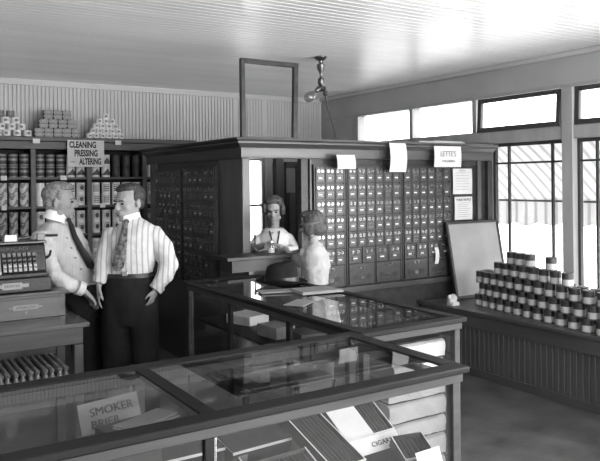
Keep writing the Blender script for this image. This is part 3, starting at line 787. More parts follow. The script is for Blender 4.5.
for y in (3.15, 3.85):
    part('mullion', [(FX0+.012, y, .20, FX0+.035, y+.04, CH-.061)], 'case_wood'); part('mullion', [(FX1-.035, y, .20, FX1-.012, y+.04, CH-.061)], 'case_wood')
part('shelf', [(FX0+.06, FY0+.45, .80, FX1-.045, FY1-.06, .815)], 'case_wood')
part('shelf', [(FX0+.06, FY0+.45, .50, FX1-.045, FY1-.06, .515)], 'case_wood')

# white wrapped parcels in the far case, seen through its near end
z = .203; hs = [.10, .085, .11, .09, .10, .085, .10, .095]
lay = ['bottom', 'second', 'third', 'fourth', 'fifth', 'sixth', 'seventh', 'topmost']
for k, h in enumerate(hs):
    if z+h > .985: h = .98-z
    mb = MB(); nx = 9
    x0_, x1_ = 2.125+random.uniform(-.012, .012)+(.03 if k > 5 else 0), 2.478
    prof = [(0, 0), (.0, .02), (-.006, h*.5), (0, h-.022), (.02, h-.010), (.2, h-.010), (.36, h-.012), (.36, 0)]
    V = []
    for i in range(nx+1):
        x = x0_+(x1_-x0_)*i/nx; wv = random.uniform(-.006, .006)
        V.append([mb.v((x, 2.575+a+wv, z+b-(random.uniform(0, .006) if 0 < b < h*.9 else 0))) for a, b in prof])
    for a, b in zip(V, V[1:]):
        for j in range(len(prof)): mb.f([a[j], a[(j+1)%len(prof)], b[(j+1)%len(prof)], b[j]], True)
    mb.f(V[0]); mb.f(V[-1])
    o = obj('wrapped_parcel', mb, 'paper'); tag(o, 'white wrapped parcel in the far showcase stack, %s from below' % lay[k] if 0 < k < 7 else 'white wrapped parcel, %s of the stack in the far showcase' % lay[k], 'parcel', 'parcels stacked in the far showcase')
    mb = MB(); mb.box(x0_+.008, 2.582, z+h-.0095, x1_-.004, 2.90, z+h-.001)
    obj('gap_shade', mb, 'cigar_box_dark', o)  # dark slab in the gap above each parcel, standing in for shade
    z += h
# small boxes seen through the side of the far case
def boxth(name, label, cat, loc, sx, sy, sz, m_='cigar_box', rz=0, lidm=None, group=None, rot=None):
    t_ = thing(name, label, cat, loc, rz, group, rot)
    mb = MB(); mb.box(-sx/2, -sy/2, 0, sx/2, sy/2, sz*.8); obj('box_body', mb, m_, t_, .002)
    mb = MB(); mb.box(-sx/2-.001, -sy/2-.001, sz*.8+.0005, sx/2+.001, sy/2+.001, sz); obj('lid', mb, lidm or m_, t_, .002)
    return t_
boxth('small_box', 'pale box on the upper shelf of the far showcase', 'box', (2.13, 3.66, .816), .14, .20, .07, 'paper_grey', .1)
boxth('small_box', 'white flat carton on the upper shelf at the back of the far showcase', 'box', (2.18, 4.12, .816), .18, .22, .06, 'paper', .3)
boxth('small_box', 'dark box in the middle of the far showcase shelf', 'box', (2.16, 3.36, .816), .16, .18, .08, 'cigar_box', -.1)
boxth('small_box', 'white folded goods on the lower shelf of the far showcase', 'box', (2.2, 4.0, .516), .3, .5, .09, 'paper', .05)
boxth('small_box', 'dark carton on top of the white goods in the far showcase', 'box', (2.16, 3.9, .607), .2, .22, .07, 'cigar_box_dark', -.2)
boxth('small_box', 'grey carton on the lower shelf of the far showcase', 'box', (2.17, 3.45, .516), .24, .28, .12, 'paper_grey', .1)

# things on the far case
ht = thing('felt_hat', 'black felt fedora resting on the far glass showcase', 'hat', (2.37, 3.99, CH+.001), -YAW)
mb = MB(); n_ = 32
def hatring(rx, ry, zf): return [mb.v((rx*math.cos(2*PI*i/n_), ry*math.sin(2*PI*i/n_), zf(2*PI*i/n_))) for i in range(n_)]
br = lambda a: .018+.016*abs(math.sin(a))**2-.006*math.cos(a)
R = [hatring(.162, .132, lambda a: br(a)+.004), hatring(.150, .121, lambda a: br(a)*.7+.004), hatring(.112, .090, lambda a: .012), hatring(.104, .083, lambda a: .022), hatring(.100, .080, lambda a: .07), hatring(.092, .068, lambda a: .115+.010*math.cos(a)), hatring(.075, .050, lambda a: .132+.012*math.cos(a)), hatring(.045, .018, lambda a: .112+.012*math.cos(a)), hatring(.02, .006, lambda a: .104)]
for a, b in zip(R, R[1:]):
    for i in range(n_): mb.f([a[i], a[(i+1)%n_], b[(i+1)%n_], b[i]], True)
mb.f(R[-1])
under = hatring(.160, .130, lambda a: br(a)); inner = hatring(.10, .08, lambda a: 0.001)
for a, b in ((R[0], under), (under, inner)):
    for i in range(n_): mb.f([a[i], a[(i+1)%n_], b[(i+1)%n_], b[i]], True)
mb.f(inner); obj('crown_and_brim', mb, 'felt', ht); ht.scale = (1.08, 1.08, 1.08)
mb = MB(); r1 = [mb.v((.1065*math.cos(2*PI*i/n_), .0855*math.sin(2*PI*i/n_), .020)) for i in range(n_)]; r2 = [mb.v((.1045*math.cos(2*PI*i/n_), .0840*math.sin(2*PI*i/n_), .048)) for i in range(n_)]
for i in range(n_): mb.f([r1[i], r1[(i+1)%n_], r2[(i+1)%n_], r2[i]], True)
obj('hat_band', mb, 'felt_band', ht)
mb = MB(); mb.box(-.11, -.055, 0, .11, .055, .006); mb.prism([(-.11, -.055), (.11, -.055), (0, .02)], .0062, .0068, 'z')
t = obj('envelope', mb, 'paper_grey', loc=(2.18, 3.74, CH+.001), rot=(0, 0, -.25)); tag(t, 'grey envelope lying on the far showcase in front of the hat', 'envelope')
mb = MB(); mb.box(-.14, -.1, 0, .14, .1, .010); mb.box(-.135, -.095, .0105, .13, .095, .016)
t = obj('magazine', mb, 'paper_grey', loc=(2.385, 3.60, CH+.001), rot=(0, 0, -.12)); tag(t, 'pale magazine lying on the far showcase by the girl', 'magazine')
mb = MB(); mb.box(-.10, -.06, 0, .10, .06, .004)
t = obj('paper_sheet', mb, 'paper_grey', loc=(2.08, 3.30, CH+.001), rot=(0, 0, .6)); tag(t, 'thin grey paper on the middle of the far showcase top', 'paper')
# glass jar on the ticket counter
jr = thing('glass_jar', 'small glass jar with white contents on the ticket counter', 'jar', (2.86, 4.98, 1.166))
mb = MB(); mb.lathe([(.032, 0), (.035, .004), (.035, .07), (.028, .082), (.028, .09)], 18); obj('jar_body', mb, 'jar_glass', jr)
mb = MB(); mb.lathe([(.030, .005), (.030, .045)], 18); obj('contents', mb, 'card_white', jr)  # plain white cylinder inside the jar
mb = MB(); mb.lathe([(.031, .0905), (.031, .10), (.02, .104)], 18); obj('lid', mb, 'tin', jr)
st = thing('hand_stamp', 'dark upright hand stamp on the ticket counter beside the jar', 'stamp', (2.775, 5.10, 1.166))
mb = MB(); mb.lathe([(.022, 0), (.024, .012), (.012, .02)], 14); obj('stamp_base', mb, 'ink', st)
mb = MB(); mb.lathe([(.006, .0205), (.006, .11), (.012, .125), (.008, .15)], 12); obj('handle', mb, 'dark_metal', st)

# cigar boxes in the near case -----------------------------------------
def cigarbox(label, loc, rot, w_=.22, d_=.13, h=.045, lid=100, inner='cigars', outm='cigar_box', lidm='paper', t_=.005):
    t = thing('cigar_box', label, 'cigar box', loc, rot=rot, group='cigar boxes in the near showcase')
    mb = MB(); mb.box(-w_/2, -d_/2, 0, w_/2, d_/2, t_); mb.box(-w_/2, -d_/2, t_, w_/2, -d_/2+t_, h); mb.box(-w_/2, d_/2-t_, t_, w_/2, d_/2, h)
    mb.box(-w_/2, -d_/2+t_, t_, -w_/2+t_, d_/2-t_, h); mb.box(w_/2-t_, -d_/2+t_, t_, w_/2, d_/2-t_, h); obj('box_body', mb, outm, t)
    mb = MB(); e2 = .003
    mb.box(-w_/2-.001, -d_/2-.0015, h-.008, w_/2+.001, -d_/2-.0001, h+.002); mb.box(-w_/2-.001, -d_/2, h+.0002, w_/2+.001, -d_/2+.004, h+.002); mb.box(w_/2-.003, -d_/2+.0041, h+.0002, w_/2+.001, d_/2, h+.0015); mb.box(-w_/2-.001, -d_/2+.0041, h+.0002, -w_/2+.003, d_/2, h+.0015)
    obj('paper_edging', mb, 'paper', t)
    if inner == 'cigars':
        nn = int((w_-.02)/.0165)
        for i in range(nn):
            mb = MB(); x = -w_/2+.012+(i+.5)*(w_-.024)/nn; r = .0075
            mb.loft([((x, -d_/2+.01, h-.014), .003, .003), ((x, -d_/2+.03, h-.013), r, r), ((x, d_/2-.02, h-.013), r, r), ((x, d_/2-.01, h-.014), .005, .005)], 8); obj('cigar', mb, 'cigar', t)
    else:
        mb = MB(); mb.box(-w_/2+t_+.001, -d_/2+t_+.001, t_, w_/2-t_-.001, d_/2-t_-.001, h-.012); obj('contents', mb, inner, t)
    if lid is not None:
        a = math.radians(lid); mb = MB(); mb.T = Matrix.Translation((0, d_/2, h+.002)) @ Matrix.Rotation(-a, 4, 'X')
        mb.box(-w_/2, -d_, 0, w_/2, 0, t_); obj('lid', mb, outm, t)
        mb = MB(); mb.T = Matrix.Translation((0, d_/2, h+.002)) @ Matrix.Rotation(-a, 4, 'X')
        mb.box(-w_/2+.006, -d_+.006, -.0012, w_/2-.006, -.004, -.0002); obj('lid_lining', mb, lidm, t)
    return t
ZSH = .692
tilt = math.radians(24)
cigarbox('closed dark cigar box with a square paper seal, centre of the near showcase', (1.22, 2.29, ZSH+.05), (tilt*.4, 0, .06), .25, .15, .07, 0, 'cigar_box', 'cigar_box_dark', 'cigar_box_dark')
sl = bpy.data.objects[-1] if False else None
cigarbox('open cigar box with a row of cigars, front centre of the near showcase', (1.215, 2.03, ZSH+.036), (tilt, 0, .06), .24, .16, .05, None, 'cigars')
cigarbox('long dark ribbed cigar box leaning in the middle of the near showcase', (1.425, 2.13, ZSH+.078), (tilt, 0, .15), .15, .30, .05, None, 'cigars', 'cigar_box_dark')
cigarbox('open cigar box with pale lining and lettered front flap, right in the near showcase', (1.645, 2.215, ZSH+.085), (tilt*1.3, 0, .06), .24, .17, .05, None, 'cigars', 'cigar_box')
cigarbox('small dark open cigar box at the right front of the near showcase', (1.74, 1.99, ZSH+.03), (tilt, 0, -.2), .13, .12, .045, None, 'cigars', 'cigar_box_dark')
cigarbox('low open cigar box with white edging left of the front mullion', (.66, 2.03, ZSH+.045), (tilt, 0, .08), .24, .17, .05, None, 'cigars')
cigarbox('dark cigar box with lifted lid next to the front mullion', (.965, 2.04, ZSH+.045), (tilt, 0, .1), .24, .17, .05, None, 'cigars', 'cigar_box_dark')
cigarbox('dark closed cigar box behind the front mullion', (.975, 2.33, ZSH+.05), (tilt*.3, 0, .0), .24, .14, .07, 0, 'cigar_box', 'cigar_box_dark', 'cigar_box_dark')
cigarbox('brown cigar box at the far left end of the near showcase', (.36, 2.03, ZSH+.045), (tilt, 0, .03), .24, .17, .05, None, 'cigars')
b_ = [o for o in C.objects if o.name.startswith('cigar_box') and o.type == 'EMPTY']
mb = MB(); mb.box(-.02, 0, -.018, .02, .001, .018); mb.box(-.014, -.0005, -.012, .014, 0, .012)
obj('paper_seal', mb, 'paper_grey', b_[0], loc=(-.085, -.0768, .036))
mb = MB(); mb.box(-.113, -.078, .0395, .02, .078, .047); obj('pale_lining', mb, 'paper', b_[3])
mb = MB(); mb.box(-.12, -.062, -.001, .12, 0, .001); fl = obj('front_flap', mb, 'paper', b_[3], loc=(0, -.0885, .051), rot=(math.radians(18), 0, 0))
text('lettering', 'CIGARS', .026, fl, (.03, -.034, .0015), (0, 0, 0), 'ink', 1.2)
mb = MB(); mb.box(-.06, -.04, 0, .06, .04, .002)
t = obj('price_card', mb, 'card_white', loc=(1.735, 1.884, .735), rot=(math.radians(70), 0, .05)); tag(t, 'white card leaning in the right front corner of the near showcase', 'card')
# wedge-shaped open book/box at the right
mb = MB(); mb.prism([(-.075, 0), (.075, 0), (.0, .075)], -.05, .05); t = obj('tent_card', mb, 'cigar_box', loc=(1.70, 2.40, ZSH+.001), rot=(0, 0, .3)); tag(t, 'dark folded tent card standing at the right end of the near showcase', 'card')
# sign and envelopes
sg = thing('smoker_sign', 'pale tilted smoker sign standing in the left of the near showcase', 'sign', (.60, 2.30, .872), 0, rot=(math.radians(-22), math.radians(-3), math.radians(4)))
sg.location = (.715, 2.33, .925)
mb = MB(); mb.box(-.105, -.002, 0, .105, .002, .10); obj('sign_board', mb, 'paper_grey', sg)
text('lettering', 'SMOKER', .038, sg, (.008, -.003, .064), (PI/2, 0, 0), 'ink', 1.05)
text('lettering', 'BRIER', .038, sg, (-.02, -.003, .024), (PI/2, 0, 0), 'ink', 1.05)
mb = MB(); mb.box(-.10, -.05, 0, .10, .05, .003); mb.box(-.09, -.03, .0032, .11, .06, .006)
t = obj('envelope', mb, 'paper_grey', loc=(.77, 2.15, .985), rot=(0, 0, .45)); tag(t, 'pale envelope leaning behind the divider of the near showcase', 'envelope')
bt = boxth('small_box', 'low dark box carrying the envelope inside the near showcase', 'box', (.72, 2.18, .692), .18, .10, .29, 'cigar_box_dark', .2)
bt2 = boxth('small_box', 'low dark box under the smoker sign inside the near showcase', 'box', (.70, 2.31, .692), .20, .07, .228, 'cigar_box_dark', .1)
mb = MB(); mb.box(-.12, -.05, 0, .12, .05, .003)
t = obj('envelope', mb, 'paper_grey', loc=(.98, 2.36, .779), rot=(0, 0, -.2)); tag(t, 'pale envelope lying on a closed box right of the divider', 'envelope')

# ================================================================== COUNTER AND REGISTER
KX, KY0, KY1, KH = 1.19, 4.32, 4.79, .90
O4 = (0, KY0, 0)
ct = thing('counter_table', 'wooden counter table carrying the cash register, open shelf below', 'counter', O4)
def kpart(nm, boxes, m_='counter_wood', bv=.004):
    mb = MB(O4)
    for b in boxes: mb.box(*b)
    return obj(nm, mb, m_, ct, bv)
kx0 = -.4
kpart('top_board', [(kx0, KY0, KH-.028, KX, KY1+.12, KH)], 'counter_top', .006)
kpart('apron', [(kx0+.03, KY0+.045, KH-.135, KX-.03, KY0+.065, KH-.029)]); kpart('apron', [(KX-.05, KY0+.066, KH-.135, KX-.03, KY1+.05, KH-.029)])
kpart('back_rail', [(kx0+.03, KY1+.05, KH-.29, KX-.06, KY1+.07, KH-.029)], 'oak_h')
for (x, y) in ((KX-.085, KY0+.04), (KX-.085, KY1+.03), (kx0+.03, KY0+.04), (kx0+.03, KY1+.03)):
    kpart('leg', [(x, y, 0, x+.055, y+.055, KH-.136)])
kpart('shelf_board', [(kx0+.09, KY0+.05, .50, KX-.09, KY1+.10, .52)])
# bottles on the shelf below: rows running back
bp = None
mbt = lambda: MB().lathe([(.016, 0), (.018, .003), (.018, .05), (.0195, .056), (.018, .062), (.011, .075), (.010, .085)], 12)
for r in range(6):
    for q in range(9):
        for s_ in range(2):
            if bp is None:
                bp = obj('small_bottle', mbt(), 'bottle_glass'); mb = MB(); mb.lathe([(.012, .0855), (.0145, .090), (.0145, .102), (.008, .108)], 10); obj('cap', mb, 'bottle_cap', bp); c = bp
            else: c = dup(bp, (0, 0, 0))
            c.location = (KX-.125-r*.084-s_*.038, KY0+.085+q*.05, .5205)
            tag(c, 'small capped bottle under counter, %s column from right, %s from front, %s side' % (ORD[r], ORD[q], ('right', 'left')[s_]), 'bottle', 'small bottles in rows under the counter')
# drawer cabinet on the counter
dc = thing('drawer_cabinet', 'low oak drawer cabinet under the cash register', 'drawer', (0, 4.64, KH+.001))
mb = MB(); mb.box(.35, 0, 0, 1.12, .26, .145); obj('cabinet_body', mb, 'counter_wood', dc, .003)
mb = MB(); mb.box(.33, -.02, .1455, 1.14, .28, .165); obj('top_board', mb, 'counter_top', dc, .004)
mb = MB(); mb.box(.40, -.012, .015, 1.09, -.001, .13); d_ = obj('drawer', mb, 'counter_wood', dc, .003)
mb = MB(); mb.box(.80, -.0175, .062, .95, -.0125, .092); mb.box(.775, -.016, .072, .975, -.0125, .082); obj('name_plate', mb, 'brass', d_)
text('lettering', 'AMERICAN', .022, d_, (.875, -.0182, .077), (PI/2, 0, 0), 'ink', 1.1)
mb = MB(); mb.box(.868, -.02, .04, .882, -.0125, .052); obj('keyhole_plate', mb, 'brass', d_)
# cash register
RXc = .78
rg = thing('cash_register', 'ornate dark metal cash register on the drawer cabinet', 'cash register', (RXc, 4.66, KH+.168))
mb = MB(); mb.box(-.26, .0, 0, .26, .22, .09); obj('base', mb, 'register_metal', rg, .008)
mb = MB(); mb.prism([(.0, .091), (.22, .091), (.22, .302), (.09, .302), (.07, .295), (.045, .24), (.02, .13), (.0, .12)], -.235, .235, 'x'); obj('housing', mb, 'register_metal', rg, .008)
mb = MB(); mb.box(-.245, .055, .303, .245, .22, .318); obj('top_plate', mb, 'dark_metal', rg, .004)
text('lettering', 'AMERICAN', .03, rg, (0.02, .0565, .275), (math.radians(68), 0, 0), 'brass', 1.5)
mb = MB(); mb.box(-.08, -.008, .035, .12, -.001, .058); mb.box(-.04, -.011, .025, .08, -.008, .068); obj('name_plate', mb, 'brass', rg, .003)
text('lettering', 'REGISTER', .018, rg, (.02, -.0125, .047), (PI/2, 0, 0), 'ink', 1.2)
for k in range(7):
    mb = MB(); x = -.02+k*.03; pts_ = [(x, .0, .135), (x, .010, .165), (x, .026, .20), (x, .048, .25)]
    V = [[mb.v((x+dx, y-dd, z)) for dx in (-.010, .010) for dd in (0, .014)] for x, y, z in pts_]
    for a, b in zip(V, V[1:]):
        for i, j in ((0, 1), (1, 3), (3, 2), (2, 0)): mb.f([a[i], a[j], b[j], b[i]])
    mb.f(V[0]); mb.f(V[-1]); sl = obj('key_column', mb, 'steel', rg)
    for q in range(4):
        mb = MB(); mb.box(x-.008, -.022+q*.009, .14+q*.026, x+.008, -.010+q*.011, .15+q*.026); obj('key', mb, 'ink' if q > 1 else 'porcelain', sl)
mb = MB(); mb.T = Matrix.Translation((-.085, .012, .195)) @ Matrix.Rotation(math.radians(-22), 4, 'X'); mb.box(-.04, -.014, -.055, .04, .0, .055); tk = obj('ticket_window', mb, 'paper_grey', rg)
for q in range(3):
    mb = MB(); mb.box(-.122+q*.028, -.028, .125, -.100+q*.028, -.006, .145); obj('key', mb, 'porcelain', rg)
mb = MB(); mb.tube([(.236, .12, .20), (.262, .11, .205), (.27, .085, .22), (.27, .06, .25)], [.014, .010, .008, .008]); obj('crank', mb, 'dark_metal', rg)
mb = MB(); mb.tube([(.243, .14, .345), (.33, .12, .345)], .009); mb.box(.20, .11, .319, .246, .15, .36); obj('lever', mb, 'dark_metal', rg)
mb = MB(); mb.box(-.01, .08, .319, .07, .15, .352); obj('receipt_box', mb, 'dark_metal', rg)
mb = MB(); mb.box(-.245, .10, .319, -.10, .19, .345); obj('printer_frame', mb, 'register_metal', rg); mb = MB(); mb.tube([(.072, .12, .33), (.16, .12, .34)], .006); obj('printer_rod', mb, 'steel', rg)
mb = MB(); mb.box(-.035, -.001, 0, .035, .001, .04)
t = obj('receipt_slip', mb, 'card_white', rg, loc=(.03, .0785, .322))

# ================================================================== WINDOW DISPLAY
# leaning notice board
nb = thing('notice_board', 'framed pale notice board leaning against the partition end on the ledge', 'notice board', (5.275, 4.925, LZ+.002), 0, rot=(math.radians(-11), 0, 0))
bw_, bh = .74, .765; e = .028
mb = MB(); mb.box(-bw_/2, -.012, 0, -bw_/2+e, .012, bh); mb.box(bw_/2-e, -.012, 0, bw_/2, .012, bh); mb.box(-bw_/2+e, -.012, 0, bw_/2-e, .012, e); mb.box(-bw_/2+e, -.012, bh-e, bw_/2-e, .012, bh)
obj('frame', mb, 'dark_oak', nb, .003)
mb = MB(); mb.box(-bw_/2+e+.0005, -.004, e+.0005, bw_/2-e-.0005, .004, bh-e-.0005); obj('board', mb, 'board_paper', nb)
# crumpled paper
mb = MB(); mb.ell((0, 0, .05), (.055, .05, .05), n=12, k=8)
for v_ in mb.bm.verts: v_.co *= random.uniform(.78, 1.15); v_.co.z = max(v_.co.z, .0)
mb.box(-.03, -.04, .0, .05, .035, .03)
t = obj('crumpled_bag', mb, 'paper', loc=(4.665, 4.74, LZ+.001)); tag(t, 'crumpled white paper bag on the corner of the display ledge', 'paper bag')
# can pyramid
lc = MB(); R_, H_ = .046, .105
lc.lathe([(R_*.9, 0), (R_, 0), (R_, .004), (R_*.97, .006), (R_*.97, H_-.006), (R_, H_-.004), (R_, H_), (R_*.93, H_), (R_*.92, H_-.003)], 20)
lcan = obj('labelled_can', lc, 'tin_dull'); k = MB(); k.lathe([(R_*.985, .008), (R_*.985, H_*.52)], 20, closed=False); k.m = 1; k.lathe([(R_*.985, H_*.52), (R_*.985, H_-.008)], 20, closed=False)
lab = obj('paper_label', k, ['label_pale', 'label_dark'], lcan)
first = True
cum = [0.0]
for i in range(18): cum.append(cum[-1]+.096+.0042*i)
def spot(i, r, lay):     # i along the row from the far end, r row from the front
    q = int(i); y = 4.60 - (cum[q]+(i-q)*.11) - (lay % 2)*.052
    x = 4.885 + r*.098 - (4.60-y)*.165 + lay*.008
    return x, y, LZ+.001+lay*(H_+.001)
ln = ['bottom', 'second', 'third', 'fourth', 'top']
def addcan(i, r, lay_, k_=None):
    global first
    c = lcan if first else dup(lcan, (0, 0, 0)); first = False
    c.location = spot(i, r, lay_); c.rotation_euler = (0, 0, random.uniform(-3, 3))
    tag(c, 'two-tone can, %s layer of window pile, %s row, %s from far end' % (ln[lay_], ('front', 'back')[r], ORD[i if k_ is None else k_]), 'can', 'two-tone cans piled in the window')
for lay_, (a, b, rows) in enumerate([(0, 15, 2), (0, 15, 2), (0, 15, 2), (2, 10, 1)]):
    for r in range(rows):
        for i in range(a, b): addcan(i, r, lay_)
for k_, i in enumerate((4, 5, 6, 8)): addcan(i, 0, 4, k_)
mb = MB(); mb.prism([(-.05, 0), (.05, 0), (.0, .004)], -.03, .03); t = obj('paper_scrap', mb, 'label_dark', loc=(4.63, 3.06, LZ+.001), rot=(0, 0, .8)); tag(t, 'dark torn scrap lying at the edge of the ledge', 'scrap')

#PEOPLE
# ================================================================== PEOPLE
def fig(pxc, d):
    lat0 = (pxc-HX)/F*d
    base = Vector((lat0*math.cos(YAW)+d*math.sin(YAW), d*math.cos(YAW)-lat0*math.sin(YAW), 0))
    def L(px, py, dy=0):
        dd = d+dy; return ((px-HX)/F*dd-lat0, dy, CAMZ-(py-HY+.0101*(px-HX))/F*dd)
    return base, L
def soft(o, vox, it=4, disp=0, dscale=.12):
    r = o.modifiers.new('skin', 'REMESH'); r.mode = 'VOXEL'; r.voxel_size = vox; r.use_smooth_shade = True
    s = o.modifiers.new('smooth', 'SMOOTH'); s.iterations = it; s.factor = .6
    if disp:
        t = bpy.data.textures.new('folds', 'CLOUDS'); t.noise_scale = dscale; t.noise_depth = 3
        d = o.modifiers.new('folds', 'DISPLACE'); d.texture = t; d.strength = disp; d.mid_level = .5; d.texture_coords = 'LOCAL'
    return o
def HT(c, yaw, pitch=0, roll=0, s=1):
    return Matrix.Translation(c) @ Matrix.Rotation(yaw, 4, 'Z') @ Matrix.Rotation(pitch, 4, 'X') @ Matrix.Rotation(roll, 4, 'Y') @ Matrix.Scale(s, 4)
def head(mb, T, fem=False):
    k = mb.T; mb.T = T
    mb.ell((0, -.014, .034), (.074, .094, .082))
    mb.ell((0, .022, -.020), (.062 if not fem else .056, .064, .075))
    mb.ell((0, .040, -.065), (.044 if not fem else .038, .040, .038))
    mb.ell((0, .066, -.098), (.022, .018, .018))                     # chin
    mb.ell((0, .074, .026), (.046, .016, .012))                       # brow
    mb.loft([((0, .086, .018), .007, .007), ((0, .098, -.004), .009, .010), ((0, .106, -.022), .014, .012), ((0, .092, -.034), .012, .006)], 10)
    for s in (-1, 1):
        mb.ell((s*.036, .056, -.020), (.022, .020, .022))              # cheek
        mb.ell((s*.048, .0, -.070), (.016, .030, .022))                # jaw angle
        mb.ell((s*.077, -.010, -.006), (.007, .019, .032), Matrix.Rotation(s*.3, 3, 'Z'))   # ear
        mb.ell((s*.079, -.012, .012), (.008, .016, .012))
        mb.ell((s*.010, .098, -.026), (.008, .010, .007))
    mb.ell((0, .082, -.052), (.020, .012, .007)); mb.ell((0, .080, -.067), (.018, .012, .007)); mb.ell((0, .066, -.060), (.034, .018, .030))
    mb.T = k
def face_parts(body, T, hairm, brow=True):
    for s in (-1, 1):
        mb = MB(); mb.T = T; mb.ell((s*.030, .079, .005), (.013, .009, .0065), n=10, k=7); obj('eye', mb, 'eye', body)
        if brow:
            mb = MB(); mb.T = T; mb.loft([((s*.014, .0925, .021), .003, .003), ((s*.030, .090, .027), .0045, .004), ((s*.048, .077, .022), .002, .003)], 8); obj('eyebrow', mb, hairm, body)
    mb = MB(); mb.T = T; mb.ell((0, .0885, -.060), (.018, .007, .0028), n=12, k=7); obj('mouth', mb, 'lip', body)
def hand(mb, w, d, n, side, s=1.0, curl=.5, length=1.0):
    """w wrist, d pointing direction, n palm normal (fingers curl to it), side = thumb side"""
    w = Vector(w); d = Vector(d).normalized(); n = Vector(n); n = (n-d*n.dot(d)).normalized(); sd = d.cross(n)
    if sd.dot(Vector(side)) < 0: sd = -sd
    P = lambda a, b, c: tuple(w+(d*a+sd*b+n*c)*s)
    mb.loft([(P(-.03, 0, 0), .026*s, .020*s, sd), (P(.01, 0, 0), .029*s, .018*s, sd), (P(.05, 0, .002), .038*s, .015*s, sd), (P(.088, 0, .004), .037*s, .012*s, sd)], 12)
    for b, l in ((.028, .066), (.010, .078), (-.009, .072), (-.027, .056)):
        pts = []; a, c, ang = .078, .004, 0.1
        r = .0085*s
        pts.append((P(a, b, c), r, r)); 
        for q in (.45, .32, .23):
            a += l*q*math.cos(ang); c += l*q*math.sin(ang); ang += curl; pts.append((P(a, b*1.12, c), r*.93, r*.93)); r *= .93
        mb.loft(pts, 8); mb.ell(pts[-1][0], (r, r, r), n=8, k=5)
    pts = [(P(.018, .022, .004), .012*s, .012*s), (P(.048, .048, .014), .0105*s, .0105*s), (P(.074, .054, .024), .0095*s, .0095*s), (P(.092, .050, .032), .0075*s, .0075*s)]
    mb.loft(pts, 8); mb.ell(pts[-1][0], (.0075*s,)*3, n=8, k=5)
def sec(L, l, dd=0):
    return [(L(a, b, c), ra+dd, rb+dd) for a, b, c, ra, rb in l]
def arm(mb, L, l, dd=0): mb.loft([(L(a, b, c), r+dd, r+dd) for a, b, c, r in l], 14); [mb.ell(L(a, b, c), (r+dd,)*3) for a, b, c, r in l[:3]]

def collar(body, c, tilt, yawd, r=.066, h=.045):
    mb = MB(); mb.T = Matrix.Translation(c) @ Matrix.Rotation(yawd, 4, 'Z') @ Matrix.Rotation(tilt, 4, 'X')
    n = 28; prof = [(r-.006, h), (r, h+.002), (r+.004, h-.002), (r+.016, -.004), (r+.012, -.006), (r-.002, h-.012), (r-.006, h)]
    rings = []
    for i in range(n+1):
        a = PI/2 + .16 + (2*PI-.32)*i/n     # opening at the front (+Y)
        fr = max(0, math.sin(a))**3
        rings.append([mb.v((q*math.cos(a)*(1), q*math.sin(a)*1.05, z-fr*(.022 if z < h*.5 else .006))) for q, z in prof[:-1]])
    for A, B in zip(rings, rings[1:]):
        for j in range(6): mb.f([A[j], A[(j+1)%6], B[(j+1)%6], B[j]], True)
    mb.f(rings[0]); mb.f(rings[-1])
    obj('collar', mb, 'collar', body)
def shoes(body, pts, dirv, m_='belt'):
    for (x, y) in pts:
        mb = MB(); d = Vector(dirv).normalized(); s = Vector((d.y, -d.x, 0))
        P = lambda a, z: (x+d.x*a, y+d.y*a, z)
        mb.loft([(P(-.07, .05), .030, .035, s), (P(-.06, .045), .036, .043, s), (P(.02, .045), .040, .044, s), (P(.10, .032), .046, .031, s), (P(.17, .022), .030, .020, s)], 12)
        for v_ in mb.bm.verts: v_.co.z = max(v_.co.z, .002)
        obj('shoe', mb, m_, body)

# --- grey-haired man at the register -----------------------------------
base, L = fig(62, 5.0)
torso1 = [(85, 292, 0, .125, .115), (80, 280, 0, .135, .125), (72, 267, 0, .160, .135), (64, 252, 0, .178, .135), (57, 237, 0, .168, .125), (54, 229, 0, .130, .105), (54, 222, 0, .070, .075)]
armR1 = [(40, 240, -.10, .072), (44, 255, -.20, .068), (54, 276, -.30, .056), (67, 284.5, -.30, .054), (80, 288, -.26, .042)]
armL1 = [(70, 238, .10, .062), (80, 256, .10, .058), (88, 272, .04, .052), (94, 282, -.02, .042)]
legA = [(81, 300, -.05, .105, .11), (82, 330, -.03, .098, .10), (84, 365, .0, .085, .088), (86, 400, .02, .075, .078), (88, 424, .02, .062, .066)]
legB = [(92, 300, .06, .10, .11), (96, 330, .06, .092, .10), (98, 365, .06, .082, .085), (100, 400, .06, .072, .075), (101, 424, .06, .06, .064)]
hc = L(60.5, 202, 0); T = HT(hc, math.radians(-84), math.radians(-3), 0, 1.12)
mb = MB()
head(mb, T); mb.loft([(L(54, 228), .065, .065), (L(56, 217), .058, .062), (L(59, 206), .055, .06)], 14)
mb.loft(sec(L, torso1, -.015), 18, ref=(1, 0, 0))
arm(mb, L, armR1, -.018); arm(mb, L, armL1, -.016)
hand(mb, L(83, 291.5, -.25), Vector(L(97, 304, -.14))-Vector(L(83, 290, -.26)), (.2, .5, -1), (1, .5, .4), 1.15, .3)
hand(mb, L(94, 284, -.03), (.35, -.1, -1), (-1, 0, -.2), (0, -1, 0), .95, .3)
mb.loft(sec(L, legA, -.02), 14, ref=(1, 0, 0)); mb.loft(sec(L, legB, -.02), 14, ref=(1, 0, 0)); mb.ell(L(86, 298), (.12, .10, .09))
body = soft(obj('person', mb, 'skin', loc=base, rot=(0, 0, -YAW)), .0065)
tag(body, 'grey-haired man in white shirt and dark tie, in profile beside the cash register', 'person')
face_parts(body, T, 'hair_grey')
mb = MB(); mb.loft(sec(L, torso1), 22, ref=(1, 0, 0)); arm(mb, L, armR1); arm(mb, L, armL1)
soft(obj('shirt', mb, 'shirt_dotted', body), .009, 5, .022, .07)
mb = MB()
for l in (legA, legB): mb.loft(sec(L, l), 16, ref=(1, 0, 0))
